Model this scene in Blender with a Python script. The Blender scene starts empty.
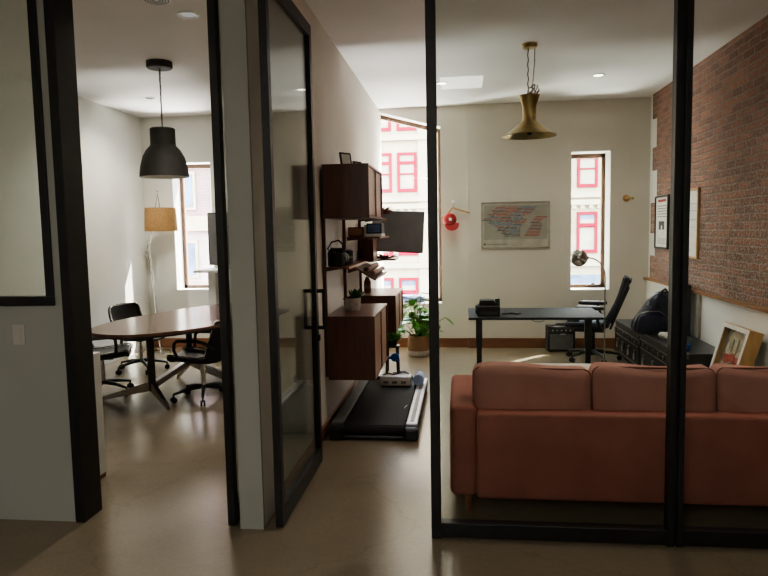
import bpy, bmesh, math, random
from mathutils import Vector, Matrix
random.seed(7)
PI = math.pi
scn = bpy.context.scene
C = scn.collection

# ------------------------------------------------------------------ materials
def new_mat(name):
    m = bpy.data.materials.new(name); m.use_nodes = True
    nt = m.node_tree; nt.nodes.clear()
    out = nt.nodes.new('ShaderNodeOutputMaterial')
    return m, nt, out
def mat(name, col, rough=.5, metal=0., col2=None, scale=8., stretch=(1,1,1), bump=0., bscale=None, amt=.12, spec=.5, sheen=0., detail=4., rvar=0.):
    m, nt, out = new_mat(name)
    b = nt.nodes.new('ShaderNodeBsdfPrincipled')
    nt.links.new(b.outputs[0], out.inputs[0])
    tc = nt.nodes.new('ShaderNodeTexCoord'); mp = nt.nodes.new('ShaderNodeMapping')
    mp.inputs['Scale'].default_value = stretch
    nt.links.new(tc.outputs['Object'], mp.inputs[0])
    nz = nt.nodes.new('ShaderNodeTexNoise'); nz.inputs['Scale'].default_value = scale; nz.inputs['Detail'].default_value = detail
    nt.links.new(mp.outputs[0], nz.inputs['Vector'])
    rp = nt.nodes.new('ShaderNodeValToRGB')
    c1 = Vector(col)
    c2 = Vector(col2) if col2 else c1*(1-amt*2)
    if not col2: c1 = c1*(1+amt*.4)
    rp.color_ramp.elements[0].position = .32; rp.color_ramp.elements[1].position = .68
    rp.color_ramp.elements[0].color = (*c2, 1); rp.color_ramp.elements[1].color = (*[min(1, v) for v in c1], 1)
    nt.links.new(nz.outputs['Fac'], rp.inputs[0]); nt.links.new(rp.outputs[0], b.inputs['Base Color'])
    b.inputs['Roughness'].default_value = rough; b.inputs['Metallic'].default_value = metal
    b.inputs['Specular IOR Level'].default_value = spec
    if sheen:
        b.inputs['Sheen Weight'].default_value = sheen; b.inputs['Sheen Roughness'].default_value = .4
        b.inputs['Sheen Tint'].default_value = (*[min(1, v*2.2) for v in col], 1)
    if rvar:
        mr = nt.nodes.new('ShaderNodeMapRange'); mr.inputs['To Min'].default_value = rough-rvar; mr.inputs['To Max'].default_value = rough+rvar
        nt.links.new(nz.outputs['Fac'], mr.inputs[0]); nt.links.new(mr.outputs[0], b.inputs['Roughness'])
    if bump:
        n2 = nt.nodes.new('ShaderNodeTexNoise'); n2.inputs['Scale'].default_value = bscale or scale*4
        nt.links.new(mp.outputs[0], n2.inputs['Vector'])
        bp = nt.nodes.new('ShaderNodeBump'); bp.inputs['Strength'].default_value = bump; bp.inputs['Distance'].default_value = .01
        nt.links.new(n2.outputs['Fac'], bp.inputs['Height']); nt.links.new(bp.outputs[0], b.inputs['Normal'])
    return m
def glass(name, tint=(.9,.95,.93), refl=1., ior=1.45):
    m, nt, out = new_mat(name)
    t = nt.nodes.new('ShaderNodeBsdfTransparent'); g = nt.nodes.new('ShaderNodeBsdfGlossy'); mx = nt.nodes.new('ShaderNodeMixShader')
    nz = nt.nodes.new('ShaderNodeTexNoise'); nz.inputs['Scale'].default_value = 2.
    rp = nt.nodes.new('ShaderNodeValToRGB')
    rp.color_ramp.elements[0].color = (*[v*.985 for v in tint], 1); rp.color_ramp.elements[1].color = (*tint, 1)
    nt.links.new(nz.outputs['Fac'], rp.inputs[0]); nt.links.new(rp.outputs[0], t.inputs[0])
    g.inputs['Roughness'].default_value = .0
    f = nt.nodes.new('ShaderNodeFresnel'); f.inputs[0].default_value = ior
    mu = nt.nodes.new('ShaderNodeMath'); mu.operation = 'MULTIPLY'; mu.inputs[1].default_value = refl; mu.use_clamp = True
    nt.links.new(f.outputs[0], mu.inputs[0]); nt.links.new(mu.outputs[0], mx.inputs[0])
    nt.links.new(t.outputs[0], mx.inputs[1]); nt.links.new(g.outputs[0], mx.inputs[2]); nt.links.new(mx.outputs[0], out.inputs[0])
    return m
def emit(name, col, s):
    m, nt, out = new_mat(name)
    e = nt.nodes.new('ShaderNodeEmission'); e.inputs[0].default_value = (*col, 1); e.inputs[1].default_value = s
    nt.links.new(e.outputs[0], out.inputs[0]); return m
def brick_mat(name, axis='YZ', c1=(.38,.165,.105), c2=(.20,.092,.068), mortar=(.31,.235,.20), bw=.21, bh=.068, ms=.010):
    m, nt, out = new_mat(name)
    b = nt.nodes.new('ShaderNodeBsdfPrincipled'); nt.links.new(b.outputs[0], out.inputs[0])
    tc = nt.nodes.new('ShaderNodeTexCoord'); sp = nt.nodes.new('ShaderNodeSeparateXYZ'); cb = nt.nodes.new('ShaderNodeCombineXYZ')
    nt.links.new(tc.outputs['Object'], sp.inputs[0])
    # small wobble so that the courses are not ruler-straight
    nw = nt.nodes.new('ShaderNodeTexNoise'); nw.inputs['Scale'].default_value = 7.; nw.inputs['Detail'].default_value = 3
    nt.links.new(tc.outputs['Object'], nw.inputs['Vector'])
    ma = nt.nodes.new('ShaderNodeMath'); ma.operation = 'MULTIPLY_ADD'; ma.inputs[1].default_value = .028
    nt.links.new(nw.outputs['Fac'], ma.inputs[0]); nt.links.new(sp.outputs['Z'], ma.inputs[2])
    nt.links.new(sp.outputs[axis[0]], cb.inputs[0]); nt.links.new(ma.outputs[0], cb.inputs[1])
    br = nt.nodes.new('ShaderNodeTexBrick')
    br.inputs['Scale'].default_value = 1.; br.inputs['Brick Width'].default_value = bw; br.inputs['Row Height'].default_value = bh
    br.inputs['Mortar Size'].default_value = ms; br.inputs['Mortar Smooth'].default_value = .5
    br.inputs['Color1'].default_value = (*c1,1); br.inputs['Color2'].default_value = (*c2,1); br.inputs['Mortar'].default_value = (*mortar,1)
    nt.links.new(cb.outputs[0], br.inputs['Vector'])
    nz = nt.nodes.new('ShaderNodeTexNoise'); nz.inputs['Scale'].default_value = 48.; nz.inputs['Detail'].default_value = 7; nz.inputs['Roughness'].default_value = .7
    nt.links.new(tc.outputs['Object'], nz.inputs['Vector'])
    rp = nt.nodes.new('ShaderNodeValToRGB'); rp.color_ramp.elements[0].position=.47; rp.color_ramp.elements[1].position=.62
    rp.color_ramp.elements[0].color=(0,0,0,1); rp.color_ramp.elements[1].color=(1,1,1,1)
    nt.links.new(nz.outputs['Fac'], rp.inputs[0])
    # more lime bloom lower down the wall, as on old exposed brick
    mr = nt.nodes.new('ShaderNodeMapRange'); mr.inputs['From Min'].default_value=2.6; mr.inputs['From Max'].default_value=1.3; mr.inputs['To Min'].default_value=.3; mr.inputs['To Max'].default_value=1.
    nt.links.new(sp.outputs['Z'], mr.inputs[0])
    mm = nt.nodes.new('ShaderNodeMath'); mm.operation='MULTIPLY'; nt.links.new(rp.outputs[0], mm.inputs[0]); nt.links.new(mr.outputs[0], mm.inputs[1])
    mx = nt.nodes.new('ShaderNodeMix'); mx.data_type='RGBA'
    nt.links.new(mm.outputs[0], mx.inputs['Factor']); nt.links.new(br.outputs['Color'], mx.inputs['A']); mx.inputs['B'].default_value=(.52,.45,.41,1)
    n3 = nt.nodes.new('ShaderNodeTexNoise'); n3.inputs['Scale'].default_value = 1.3
    nt.links.new(tc.outputs['Object'], n3.inputs['Vector'])
    m3 = nt.nodes.new('ShaderNodeMapRange'); m3.inputs['To Min'].default_value=.62; m3.inputs['To Max'].default_value=1.12
    nt.links.new(n3.outputs['Fac'], m3.inputs[0])
    m4 = nt.nodes.new('ShaderNodeMix'); m4.data_type='RGBA'; m4.blend_type='MULTIPLY'; m4.inputs['Factor'].default_value=1
    nt.links.new(mx.outputs['Result'], m4.inputs['A']); nt.links.new(m3.outputs[0], m4.inputs['B'])
    nt.links.new(m4.outputs['Result'], b.inputs['Base Color'])
    b.inputs['Roughness'].default_value=.85
    ad = nt.nodes.new('ShaderNodeMath'); ad.operation='MULTIPLY_ADD'; ad.inputs[1].default_value=-1.; 
    nt.links.new(br.outputs['Fac'], ad.inputs[0]); nt.links.new(nz.outputs['Fac'], ad.inputs[2])
    bp = nt.nodes.new('ShaderNodeBump'); bp.inputs['Strength'].default_value=.9; bp.inputs['Distance'].default_value=.012
    nt.links.new(ad.outputs[0], bp.inputs['Height']); nt.links.new(bp.outputs[0], b.inputs['Normal'])
    return m
def concrete(name):
    m, nt, out = new_mat(name)
    b = nt.nodes.new('ShaderNodeBsdfPrincipled'); nt.links.new(b.outputs[0], out.inputs[0])
    tc = nt.nodes.new('ShaderNodeTexCoord')
    def nz(s, d, r=.5, dist=0.):
        n = nt.nodes.new('ShaderNodeTexNoise'); n.inputs['Scale'].default_value=s; n.inputs['Detail'].default_value=d; n.inputs['Roughness'].default_value=r; n.inputs['Distortion'].default_value=dist
        nt.links.new(tc.outputs['Object'], n.inputs['Vector']); return n
    a, c = nz(.9, 6, .6, .8), nz(6, 8, .65, .5)
    rp = nt.nodes.new('ShaderNodeValToRGB'); rp.color_ramp.elements[0].position=.3; rp.color_ramp.elements[1].position=.7
    rp.color_ramp.elements[0].color=(.235,.192,.134,1); rp.color_ramp.elements[1].color=(.275,.226,.160,1)
    nt.links.new(a.outputs['Fac'], rp.inputs[0])
    r2 = nt.nodes.new('ShaderNodeValToRGB'); r2.color_ramp.elements[0].position=.3; r2.color_ramp.elements[1].position=.75
    r2.color_ramp.elements[0].color=(.965,.962,.96,1); r2.color_ramp.elements[1].color=(1.03,1.028,1.025,1)
    nt.links.new(c.outputs['Fac'], r2.inputs[0])
    mx = nt.nodes.new('ShaderNodeMix'); mx.data_type='RGBA'; mx.blend_type='MULTIPLY'; mx.inputs['Factor'].default_value=1
    nt.links.new(rp.outputs[0], mx.inputs['A']); nt.links.new(r2.outputs[0], mx.inputs['B'])
    # fine hairline crazing
    vo = nt.nodes.new('ShaderNodeTexVoronoi'); vo.feature='DISTANCE_TO_EDGE'; vo.inputs['Scale'].default_value=1.1
    wp = nt.nodes.new('ShaderNodeMix'); wp.data_type='VECTOR'; wp.inputs['Factor'].default_value=.2
    nt.links.new(tc.outputs['Object'], wp.inputs['A']); nt.links.new(c.outputs['Color'], wp.inputs['B']); nt.links.new(wp.outputs['Result'], vo.inputs['Vector'])
    r3 = nt.nodes.new('ShaderNodeValToRGB'); r3.color_ramp.elements[0].position=0; r3.color_ramp.elements[1].position=.012
    r3.color_ramp.elements[0].color=(.9,.89,.88,1); r3.color_ramp.elements[1].color=(1,1,1,1)
    nt.links.new(vo.outputs['Distance'], r3.inputs[0])
    g_ = nz(42, 6, .7); r4 = nt.nodes.new('ShaderNodeValToRGB'); r4.color_ramp.elements[0].position=.3; r4.color_ramp.elements[1].position=.7
    r4.color_ramp.elements[0].color=(.90,.895,.885,1); r4.color_ramp.elements[1].color=(1.05,1.05,1.05,1)
    nt.links.new(g_.outputs['Fac'], r4.inputs[0])
    m5 = nt.nodes.new('ShaderNodeMix'); m5.data_type='RGBA'; m5.blend_type='MULTIPLY'; m5.inputs['Factor'].default_value=1
    nt.links.new(mx.outputs['Result'], m5.inputs['A']); nt.links.new(r4.outputs[0], m5.inputs['B']); mx = m5
    m2 = nt.nodes.new('ShaderNodeMix'); m2.data_type='RGBA'; m2.blend_type='MULTIPLY'; m2.inputs['Factor'].default_value=1
    nt.links.new(mx.outputs['Result'], m2.inputs['A']); nt.links.new(r3.outputs[0], m2.inputs['B'])
    nt.links.new(m2.outputs['Result'], b.inputs['Base Color'])
    mr = nt.nodes.new('ShaderNodeMapRange'); mr.inputs['To Min'].default_value=.19; mr.inputs['To Max'].default_value=.245
    nt.links.new(c.outputs['Fac'], mr.inputs[0]); nt.links.new(mr.outputs[0], b.inputs['Roughness'])
    bp = nt.nodes.new('ShaderNodeBump'); bp.inputs['Strength'].default_value=.06; bp.inputs['Distance'].default_value=.006
    nt.links.new(g_.outputs['Fac'], bp.inputs['Height']); nt.links.new(bp.outputs[0], b.inputs['Normal'])
    b.inputs['Specular IOR Level'].default_value=.6
    return m

M = {}
M['wall'] = mat('white_paint', (.67,.63,.56), .7, scale=1.5, amt=.03, bump=.04, bscale=60)
M['wall_cool'] = mat('cool_white_paint', (.70,.70,.66), .7, scale=1.5, amt=.03, bump=.04, bscale=60)
M['wall_front'] = mat('dimmed_white_paint', (.36,.37,.335), .7, scale=1.5, amt=.03, bump=.04, bscale=60)  # white wall paint, darkened to stand in for the dim foyer side
M['ceil'] = mat('ceiling_paint', (.76,.74,.72), .8, scale=1.2, amt=.03, bump=.03, bscale=40)
M['reveal'] = mat('reveal_white', (.85,.85,.84), .6, scale=3, amt=.02)
M['concrete'] = concrete('polished_concrete')
M['brick'] = brick_mat('old_red_brick')
M['steel'] = mat('black_steel', (.012,.012,.013), .42, .0, scale=20, amt=.2, bump=.02)
M['black'] = mat('black_plastic', (.015,.015,.017), .4, scale=30, amt=.2)
M['blackmatt'] = mat('black_matt', (.018,.018,.02), .8, scale=30, amt=.2, bump=.05)
M['leather'] = mat('black_leather', (.016,.016,.018), .3, scale=30, amt=.2, bump=.2, bscale=90)
M['desktop'] = mat('black_desk_laminate', (.022,.022,.024), .62, scale=10, amt=.1, spec=.3)
M['darkgrey'] = mat('dark_grey_lacquer', (.035,.037,.036), .5, scale=10, amt=.1)
M['lampgrey'] = mat('matt_lamp_grey', (.075,.076,.072), .6, scale=10, amt=.1)
M['grey'] = mat('grey_plastic', (.13,.13,.135), .45, scale=12, amt=.1)
M['silver'] = mat('silver_plastic', (.5,.5,.52), .35, .4, scale=12, amt=.08)
M['chrome'] = mat('chrome', (.7,.7,.7), .12, 1., scale=5, amt=.05)
M['satin'] = mat('satin_steel', (.36,.34,.32), .3, 1., scale=8, amt=.1)
M['brass'] = mat('aged_brass', (.55,.42,.19), .28, 1., scale=14, col2=(.36,.27,.13))
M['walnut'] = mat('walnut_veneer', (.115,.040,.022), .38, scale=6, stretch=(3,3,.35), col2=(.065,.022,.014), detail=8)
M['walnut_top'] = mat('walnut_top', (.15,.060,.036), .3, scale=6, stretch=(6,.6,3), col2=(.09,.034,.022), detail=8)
M['walnut_front'] = mat('lit_walnut_veneer', (.36,.20,.13), .34, scale=6, stretch=(3,3,.35), col2=(.26,.135,.085), detail=8)  # walnut lightened in colour for the light the door fronts reflect
M['table'] = mat('table_veneer', (.17,.085,.062), .2, scale=5, stretch=(5,.5,3), col2=(.115,.055,.042), detail=8)
M['oak'] = mat('oak_trim', (.33,.155,.065), .45, scale=8, stretch=(3,.5,3), col2=(.22,.095,.04), detail=6)
M['baseb'] = mat('stained_baseboard', (.24,.10,.045), .42, scale=7, stretch=(.5,.5,4), col2=(.16,.065,.03), detail=6)
M['winwood'] = mat('window_wood', (.16,.085,.05), .5, scale=7, stretch=(3,3,.5), col2=(.09,.05,.035))
M['pine'] = mat('pine_frame', (.55,.34,.14), .45, scale=7, stretch=(3,3,.6), col2=(.40,.22,.08))
M['velvet'] = mat('terracotta_velvet', (.39,.130,.098), .75, scale=4, col2=(.31,.098,.074), sheen=.45, bump=.08, bscale=160)
M['velvet_c'] = mat('terracotta_velvet_cushion', (.50,.23,.19), .75, scale=4, col2=(.39,.16,.125), sheen=.7, bump=.08, bscale=160)
M['piping'] = mat('dark_terracotta_piping', (.20,.065,.045), .8, scale=20)
M['belt'] = mat('running_belt', (.012,.011,.011), .75, scale=60, amt=.25, bump=.15, bscale=300)
M['white'] = mat('white_lacquer', (.8,.8,.78), .4, scale=5, amt=.03)
M['paper'] = mat('paper', (.80,.79,.76), .7, scale=9, amt=.05)
M['cream'] = mat('cream_paper', (.48,.45,.38), .7, scale=9, amt=.1)
M['red'] = mat('red_cloth', (.42,.018,.022), .75, scale=20, amt=.15, bump=.1)
M['rednav'] = mat('poster_red', (.40,.05,.045), .7, scale=40, amt=.2)
M['navy'] = mat('poster_navy', (.05,.06,.14), .7, scale=40, amt=.2)
M['ltblue'] = mat('poster_blue', (.12,.20,.36), .7, scale=40, amt=.2)
M['blue'] = mat('blue_plastic', (.02,.12,.42), .4, scale=20, amt=.1)
M['paleblue'] = mat('pale_blue_cloth', (.36,.47,.68), .8, scale=9, amt=.25)
M['tan'] = mat('tan_linen', (.42,.25,.10), .85, scale=60, amt=.15, bump=.1)
M['weave'] = mat('woven_seagrass', (.30,.18,.10), .8, scale=50, stretch=(1,1,3), col2=(.25,.15,.07), bump=.5, bscale=60)
M['whiteweave'] = mat('pale_woven_base', (.66,.60,.52), .8, scale=50, stretch=(1,1,3), col2=(.5,.45,.38), bump=.5, bscale=60)
M['stone'] = mat('pale_stone_glaze', (.42,.38,.34), .6, scale=30, col2=(.30,.27,.24), bump=.1)
M['leaf'] = mat('leaf_green', (.13,.36,.05), .4, scale=9, col2=(.06,.2,.03))
M['leafdark'] = mat('dark_leaf_green', (.04,.12,.03), .5, scale=12, col2=(.02,.06,.02))
M['stem'] = mat('stem_green', (.12,.2,.05), .6, scale=20)
M['soil'] = mat('soil', (.04,.025,.018), .95, scale=40, amt=.3)
M['dried'] = mat('dried_rust_leaf', (.24,.07,.05), .8, scale=12, col2=(.14,.05,.04))
M['bag'] = mat('glossy_navy_nylon', (.006,.009,.032), .26, scale=9, amt=.3, bump=.9, bscale=26, spec=.3)
M['officeblue'] = mat('dark_blue_mesh_fabric', (.022,.028,.045), .7, scale=40, amt=.2, bump=.1)
M['trunk'] = mat('black_trunk_fibre', (.016,.016,.017), .45, scale=25, amt=.25, bump=.12)
M['gunmetal'] = mat('worn_nickel', (.30,.29,.27), .35, 1., scale=20, col2=(.16,.15,.14))
M['trunktop'] = mat('grey_chest_lid', (.03,.031,.033), .35, scale=8, amt=.2)
M['screen'] = mat('screen_glass', (.17,.17,.172), .24, scale=3, amt=.1, spec=.8)
M['facade'] = mat('pale_stucco', (.185,.155,.11), .9, scale=1.2, amt=.08, spec=0.)
M['pink'] = mat('red_painted_window_frame', (.105,.006,.014), .9, scale=2, amt=.05, spec=0.)
M['fpane'] = mat('daylit_window_pane', (.17,.15,.115), .9, scale=1.5, amt=.12, spec=0.)
M['fbluepane'] = mat('blue_grey_window_pane', (.075,.095,.13), .9, scale=1.5, amt=.2, spec=0.)
M['facadered'] = brick_mat('far_brick', 'XZ', (.09,.032,.032), (.075,.028,.026), (.095,.065,.06), .4, .14, .02)
M['asphalt'] = mat('asphalt', (.12,.12,.125), .9, scale=6, amt=.2)
M['glass'] = glass('clear_glass', (.90,.93,.91), .55)
M['doorglass'] = glass('door_glass', (.90,.935,.915), .6)
M['wglass'] = glass('window_glass', (.97,.985,.98), .7)
M['bulb'] = emit('downlight_glow', (1,.9,.74), 6.)
M['bulbdim'] = emit('downlight_dim_glow', (.9,.9,.85), .25)
M['rubber'] = mat('rubber', (.01,.01,.01), .8, scale=30)
M['beige'] = mat('beige_top', (.56,.50,.40), .5, scale=10, amt=.06)
M['rollpaper'] = mat('kraft_paper', (.33,.21,.16), .7, scale=9, amt=.1)
M['posterbg'] = mat('poster_ground', (.34,.335,.28), .7, scale=9, amt=.05)
M['plate'] = mat('ivory_plate', (.47,.47,.43), .45, scale=9, amt=.04)
M['art_r'] = mat('art_rust', (.42,.07,.04), .7, scale=25, amt=.3)
M['art_c'] = mat('art_cream', (.55,.47,.34), .7, scale=25, col2=(.36,.31,.20))
M['art_g'] = mat('art_grey', (.30,.29,.24), .7, scale=20, amt=.2)
M['art_d'] = mat('art_dark', (.06,.05,.06), .7, scale=20, amt=.2)

# ------------------------------------------------------------------ mesh helpers
class MB:
    def __init__(s): s.bm = bmesh.new()
    def _merge(s, b, mtx=None):
        if mtx is not None: bmesh.ops.transform(b, matrix=mtx, verts=b.verts)
        me = bpy.data.meshes.new('tmp'); b.to_mesh(me); b.free(); s.bm.from_mesh(me); bpy.data.meshes.remove(me); return s
    def box(s, x0,x1,y0,y1,z0,z1, bev=0., seg=2, rot=None, piv=None):
        b = bmesh.new(); bmesh.ops.create_cube(b, size=1)
        bmesh.ops.transform(b, matrix=Matrix.Translation(((x0+x1)/2,(y0+y1)/2,(z0+z1)/2)) @ Matrix.Diagonal((x1-x0,y1-y0,z1-z0,1)), verts=b.verts)
        if bev: bmesh.ops.bevel(b, geom=b.edges[:], offset=bev, segments=seg, affect='EDGES', profile=.5)
        if rot is not None:
            p = Vector(piv if piv is not None else ((x0+x1)/2,(y0+y1)/2,(z0+z1)/2))
            bmesh.ops.transform(b, matrix=Matrix.Translation(p) @ rot.to_4x4() @ Matrix.Translation(-p), verts=b.verts)
        return s._merge(b)
    def cyl(s, p0, p1, r0, r1=None, n=16, caps=True):
        p0, p1 = Vector(p0), Vector(p1); d = p1-p0; r1 = r0 if r1 is None else r1
        b = bmesh.new(); bmesh.ops.create_cone(b, cap_ends=caps, segments=n, radius1=max(r0,1e-5), radius2=max(r1,1e-5), depth=d.length)
        q = Vector((0,0,1)).rotation_difference(d.normalized())
        return s._merge(b, Matrix.Translation((p0+p1)/2) @ q.to_matrix().to_4x4())
    def tube(s, pts, r, n=8, closed=False, rs=None):
        pts = [Vector(p) for p in pts]; N = len(pts); b = bmesh.new(); rings = []
        prev = None
        for i, p in enumerate(pts):
            if closed: t = pts[(i+1)%N]-pts[i-1]
            else: t = pts[min(i+1,N-1)]-pts[max(i-1,0)]
            t.normalize()
            if prev is None: u = t.orthogonal().normalized()
            else:
                u = prev - t*prev.dot(t)
                u = u.normalized() if u.length > 1e-6 else t.orthogonal().normalized()
            prev = u; v = t.cross(u); rr = rs[i] if rs else r
            rings.append([b.verts.new(p + (u*math.cos(2*PI*k/n)+v*math.sin(2*PI*k/n))*rr) for k in range(n)])
        for i in range(N if closed else N-1):
            A, B = rings[i], rings[(i+1)%N]
            for k in range(n): b.faces.new((A[k],A[(k+1)%n],B[(k+1)%n],B[k]))
        if not closed: b.faces.new(rings[0][::-1]); b.faces.new(rings[-1])
        return s._merge(b)
    def lathe(s, prof, c=(0,0,0), n=32, mtx=None):
        b = bmesh.new(); rings = []
        for r, z in prof:
            if r < 1e-5: rings.append([b.verts.new((0,0,z))])
            else: rings.append([b.verts.new((r*math.cos(2*PI*k/n), r*math.sin(2*PI*k/n), z)) for k in range(n)])
        for A, B in zip(rings, rings[1:]):
            for k in range(n):
                k2 = (k+1)%n
                if len(A)==1 and len(B)==1: continue
                if len(A)==1: b.faces.new((A[0],B[k2],B[k]))
                elif len(B)==1: b.faces.new((A[k],A[k2],B[0]))
                else: b.faces.new((A[k],A[k2],B[k2],B[k]))
        bmesh.ops.recalc_face_normals(b, faces=b.faces[:])
        return s._merge(b, (mtx or Matrix.Identity(4)) if mtx is not None else Matrix.Translation(c))
    def prism(s, poly, axis, a, b_):
        # polygon in the plane across `axis`, from a to b_
        b = bmesh.new()
        def P(u, v, w): return {'x':(w,u,v),'y':(u,w,v),'z':(u,v,w)}[axis]
        A = [b.verts.new(P(u,v,a)) for u,v in poly]; B = [b.verts.new(P(u,v,b_)) for u,v in poly]
        b.faces.new(A); b.faces.new(B[::-1]); n = len(poly)
        for i in range(n): b.faces.new((A[i],B[i],B[(i+1)%n],A[(i+1)%n]))
        bmesh.ops.recalc_face_normals(b, faces=b.faces[:])
        return s._merge(b)
    def ball(s, c, r, sub=2, sc=(1,1,1), rot=None):
        b = bmesh.new(); bmesh.ops.create_icosphere(b, subdivisions=sub, radius=r)
        m = Matrix.Translation(c) @ (rot.to_4x4() if rot else Matrix.Identity(4)) @ Matrix.Diagonal((*sc,1))
        return s._merge(b, m)
    def grid(s, fn, nu, nv, thick=0.):
        """sheet from fn(u,v) -> point, u,v in 0..1, optionally thickened along its normal"""
        b = bmesh.new()
        V = [[b.verts.new(fn(i/nu, j/nv)) for j in range(nv+1)] for i in range(nu+1)]
        for i in range(nu):
            for j in range(nv): b.faces.new((V[i][j],V[i+1][j],V[i+1][j+1],V[i][j+1]))
        if thick:
            b.normal_update()
            bmesh.ops.solidify(b, geom=b.faces[:], thickness=thick)
            bmesh.ops.recalc_face_normals(b, faces=b.faces[:])
        return s._merge(b)
    def cushion(s, x0,x1,y0,y1,z0,z1, puff=.35, n=12, thin='y', round_=.8):
        """soft padded block: rounded super-ellipsoid edges and a swollen face"""
        b = bmesh.new(); bmesh.ops.create_cube(b, size=2)
        bmesh.ops.subdivide_edges(b, edges=b.edges[:], cuts=n, use_grid_fill=True)
        h = Vector(((x1-x0)/2,(y1-y0)/2,(z1-z0)/2)); c = Vector(((x0+x1)/2,(y0+y1)/2,(z0+z1)/2)); ti = 'xyz'.index(thin)
        e = h[ti]*round_
        for v in b.verts:
            p = v.co.copy()
            q = Vector(p[i]*h[i] for i in range(3))
            # round the edges by shrinking to an inner box + sphere offset
            inn = Vector(max(-h[i]+e, min(h[i]-e, q[i])) if h[i]>e else 0 for i in range(3))
            d = q-inn
            if d.length > 1e-6:
                m_ = max(abs(d[i]) for i in range(3)); q = inn + d.normalized()*min(e, m_ if m_>0 else e)
            u = [p[i] for i in range(3) if i!=ti]
            q[ti] *= 1-puff + puff*(1-abs(u[0])**3)*(1-abs(u[1])**3)
            v.co = q+c
        bmesh.ops.recalc_face_normals(b, faces=b.faces[:])
        return s._merge(b)
    def done(s, name, m, parent=None, smooth=None, loc=None, rz=0.):
        me = bpy.data.meshes.new(name); s.bm.to_mesh(me); s.bm.free(); me.materials.append(m)
        if smooth is not None:
            for p in me.polygons: p.use_smooth = True
            try: me.set_sharp_from_angle(angle=math.radians(smooth))
            except Exception: pass
        o = bpy.data.objects.new(name, me); C.objects.link(o)
        if parent: o.parent = parent
        if loc: o.location = loc
        if rz: o.rotation_euler.z = rz
        return o

def tag(o, label, cat, group=None, kind=None):
    o['label'] = label; o['category'] = cat
    if group: o['group'] = group
    if kind: o['kind'] = kind
    return o
def thing(name, label, cat, loc=(0,0,0), rz=0., group=None, kind=None):
    o = bpy.data.objects.new(name, None); C.objects.link(o); o.location = loc; o.rotation_euler.z = rz; o.empty_display_size = .1
    return tag(o, label, cat, group, kind)
def dup(root, label, loc=None, rz=None):
    r = root.copy(); C.objects.link(r); r['label'] = label
    if loc: r.location = loc
    if rz is not None: r.rotation_euler.z = rz
    for ch in list(root.children):
        c = ch.copy(); C.objects.link(c); c.parent = r
        for g in list(ch.children):
            d = g.copy(); C.objects.link(d); d.parent = c
    return r
def struct(name, mb, m, label, cat, smooth=None):
    return tag(mb.done(name, m, smooth=smooth), label, cat, kind='structure')
def arc(c, r, a0, a1, n, plane='xz'):
    out = []
    for i in range(n+1):
        a = a0+(a1-a0)*i/n; u, v = r*math.cos(a), r*math.sin(a)
        out.append(Vector(c)+Vector({'xz':(u,0,v),'yz':(0,u,v),'xy':(u,v,0)}[plane]))
    return out
def rot(axis, deg): return Matrix.Rotation(math.radians(deg), 3, axis)

# ------------------------------------------------------------------ dimensions (metres)
H = 3.22                # ceiling
XD0, XD1 = -1.196, -1.07   # dividing wall faces
XC = -4.40              # conference room far-left wall
XB = 2.40               # brick wall face
YP = 3.30               # front face of the glazed partition
YB, YO = 8.75, 9.15     # back wall inner / outer face
FX0, FX1, FY = -5.2, 2.62, -3.2

# ------------------------------------------------------------------ setting
struct('floor', MB().box(FX0,FX1,FY,YO,-.12,0), M['concrete'], 'polished tan concrete floor running through both rooms', 'floor')
struct('ceiling', MB().box(FX0,FX1,FY,YO,H,H+.12), M['ceil'], 'flat white painted ceiling over both rooms', 'ceiling')
# back wall of the right room, in two planes with a small step, two window openings; and of the conference room
w = MB()
w.box(-.25,.10,8.80,YO,0,H); w.box(-1.19,-1.17,8.80,YO,0,H); w.box(-1.17,-.25,8.80,YO,0,.60)
w.prism([(-1.17,H),(-.25,H),(-.25,2.955),(-1.17,3.205)],'y',8.80,YO)
w.box(.10,1.44,YB,YO,0,H); w.box(1.93,2.62,YB,YO,0,H); w.box(1.44,1.93,YB,YO,0,.775); w.box(1.44,1.93,YB,YO,2.565,H)
struct('wall_back', w, M['wall'], 'white back wall of the right room with two window openings', 'wall')
w = MB()
w.box(-5.2,-3.975,YB,YO,0,H); w.box(-3.42,-1.19,YB,YO,0,H); w.box(-3.975,-3.42,YB,YO,0,.82); w.box(-3.975,-3.42,YB,YO,2.585,H)
struct('wall_conference_back', w, M['wall_cool'], 'white end wall of the meeting room with one narrow window', 'wall')
struct('wall_conference_left', MB().box(FX0,XC,YP+.16,YB,0,H), M['wall_cool'], 'white long side wall of the meeting room behind the table', 'wall')
struct('wall_divider', MB().box(XD0,XD1,YP-.005,9.04,0,H), M['wall'], 'white dividing wall between the two rooms, its end showing as a column', 'wall')
struct('wall_shade_cap', MB().box(XD0-.002,XD1+.002,YP-.012,YP+.012,0,H), M['wall_front'], 'added cap on the white dividing wall end, shade put into its colour', 'column')  # added thin cap, foyer dimness painted over the divider's white end
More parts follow.
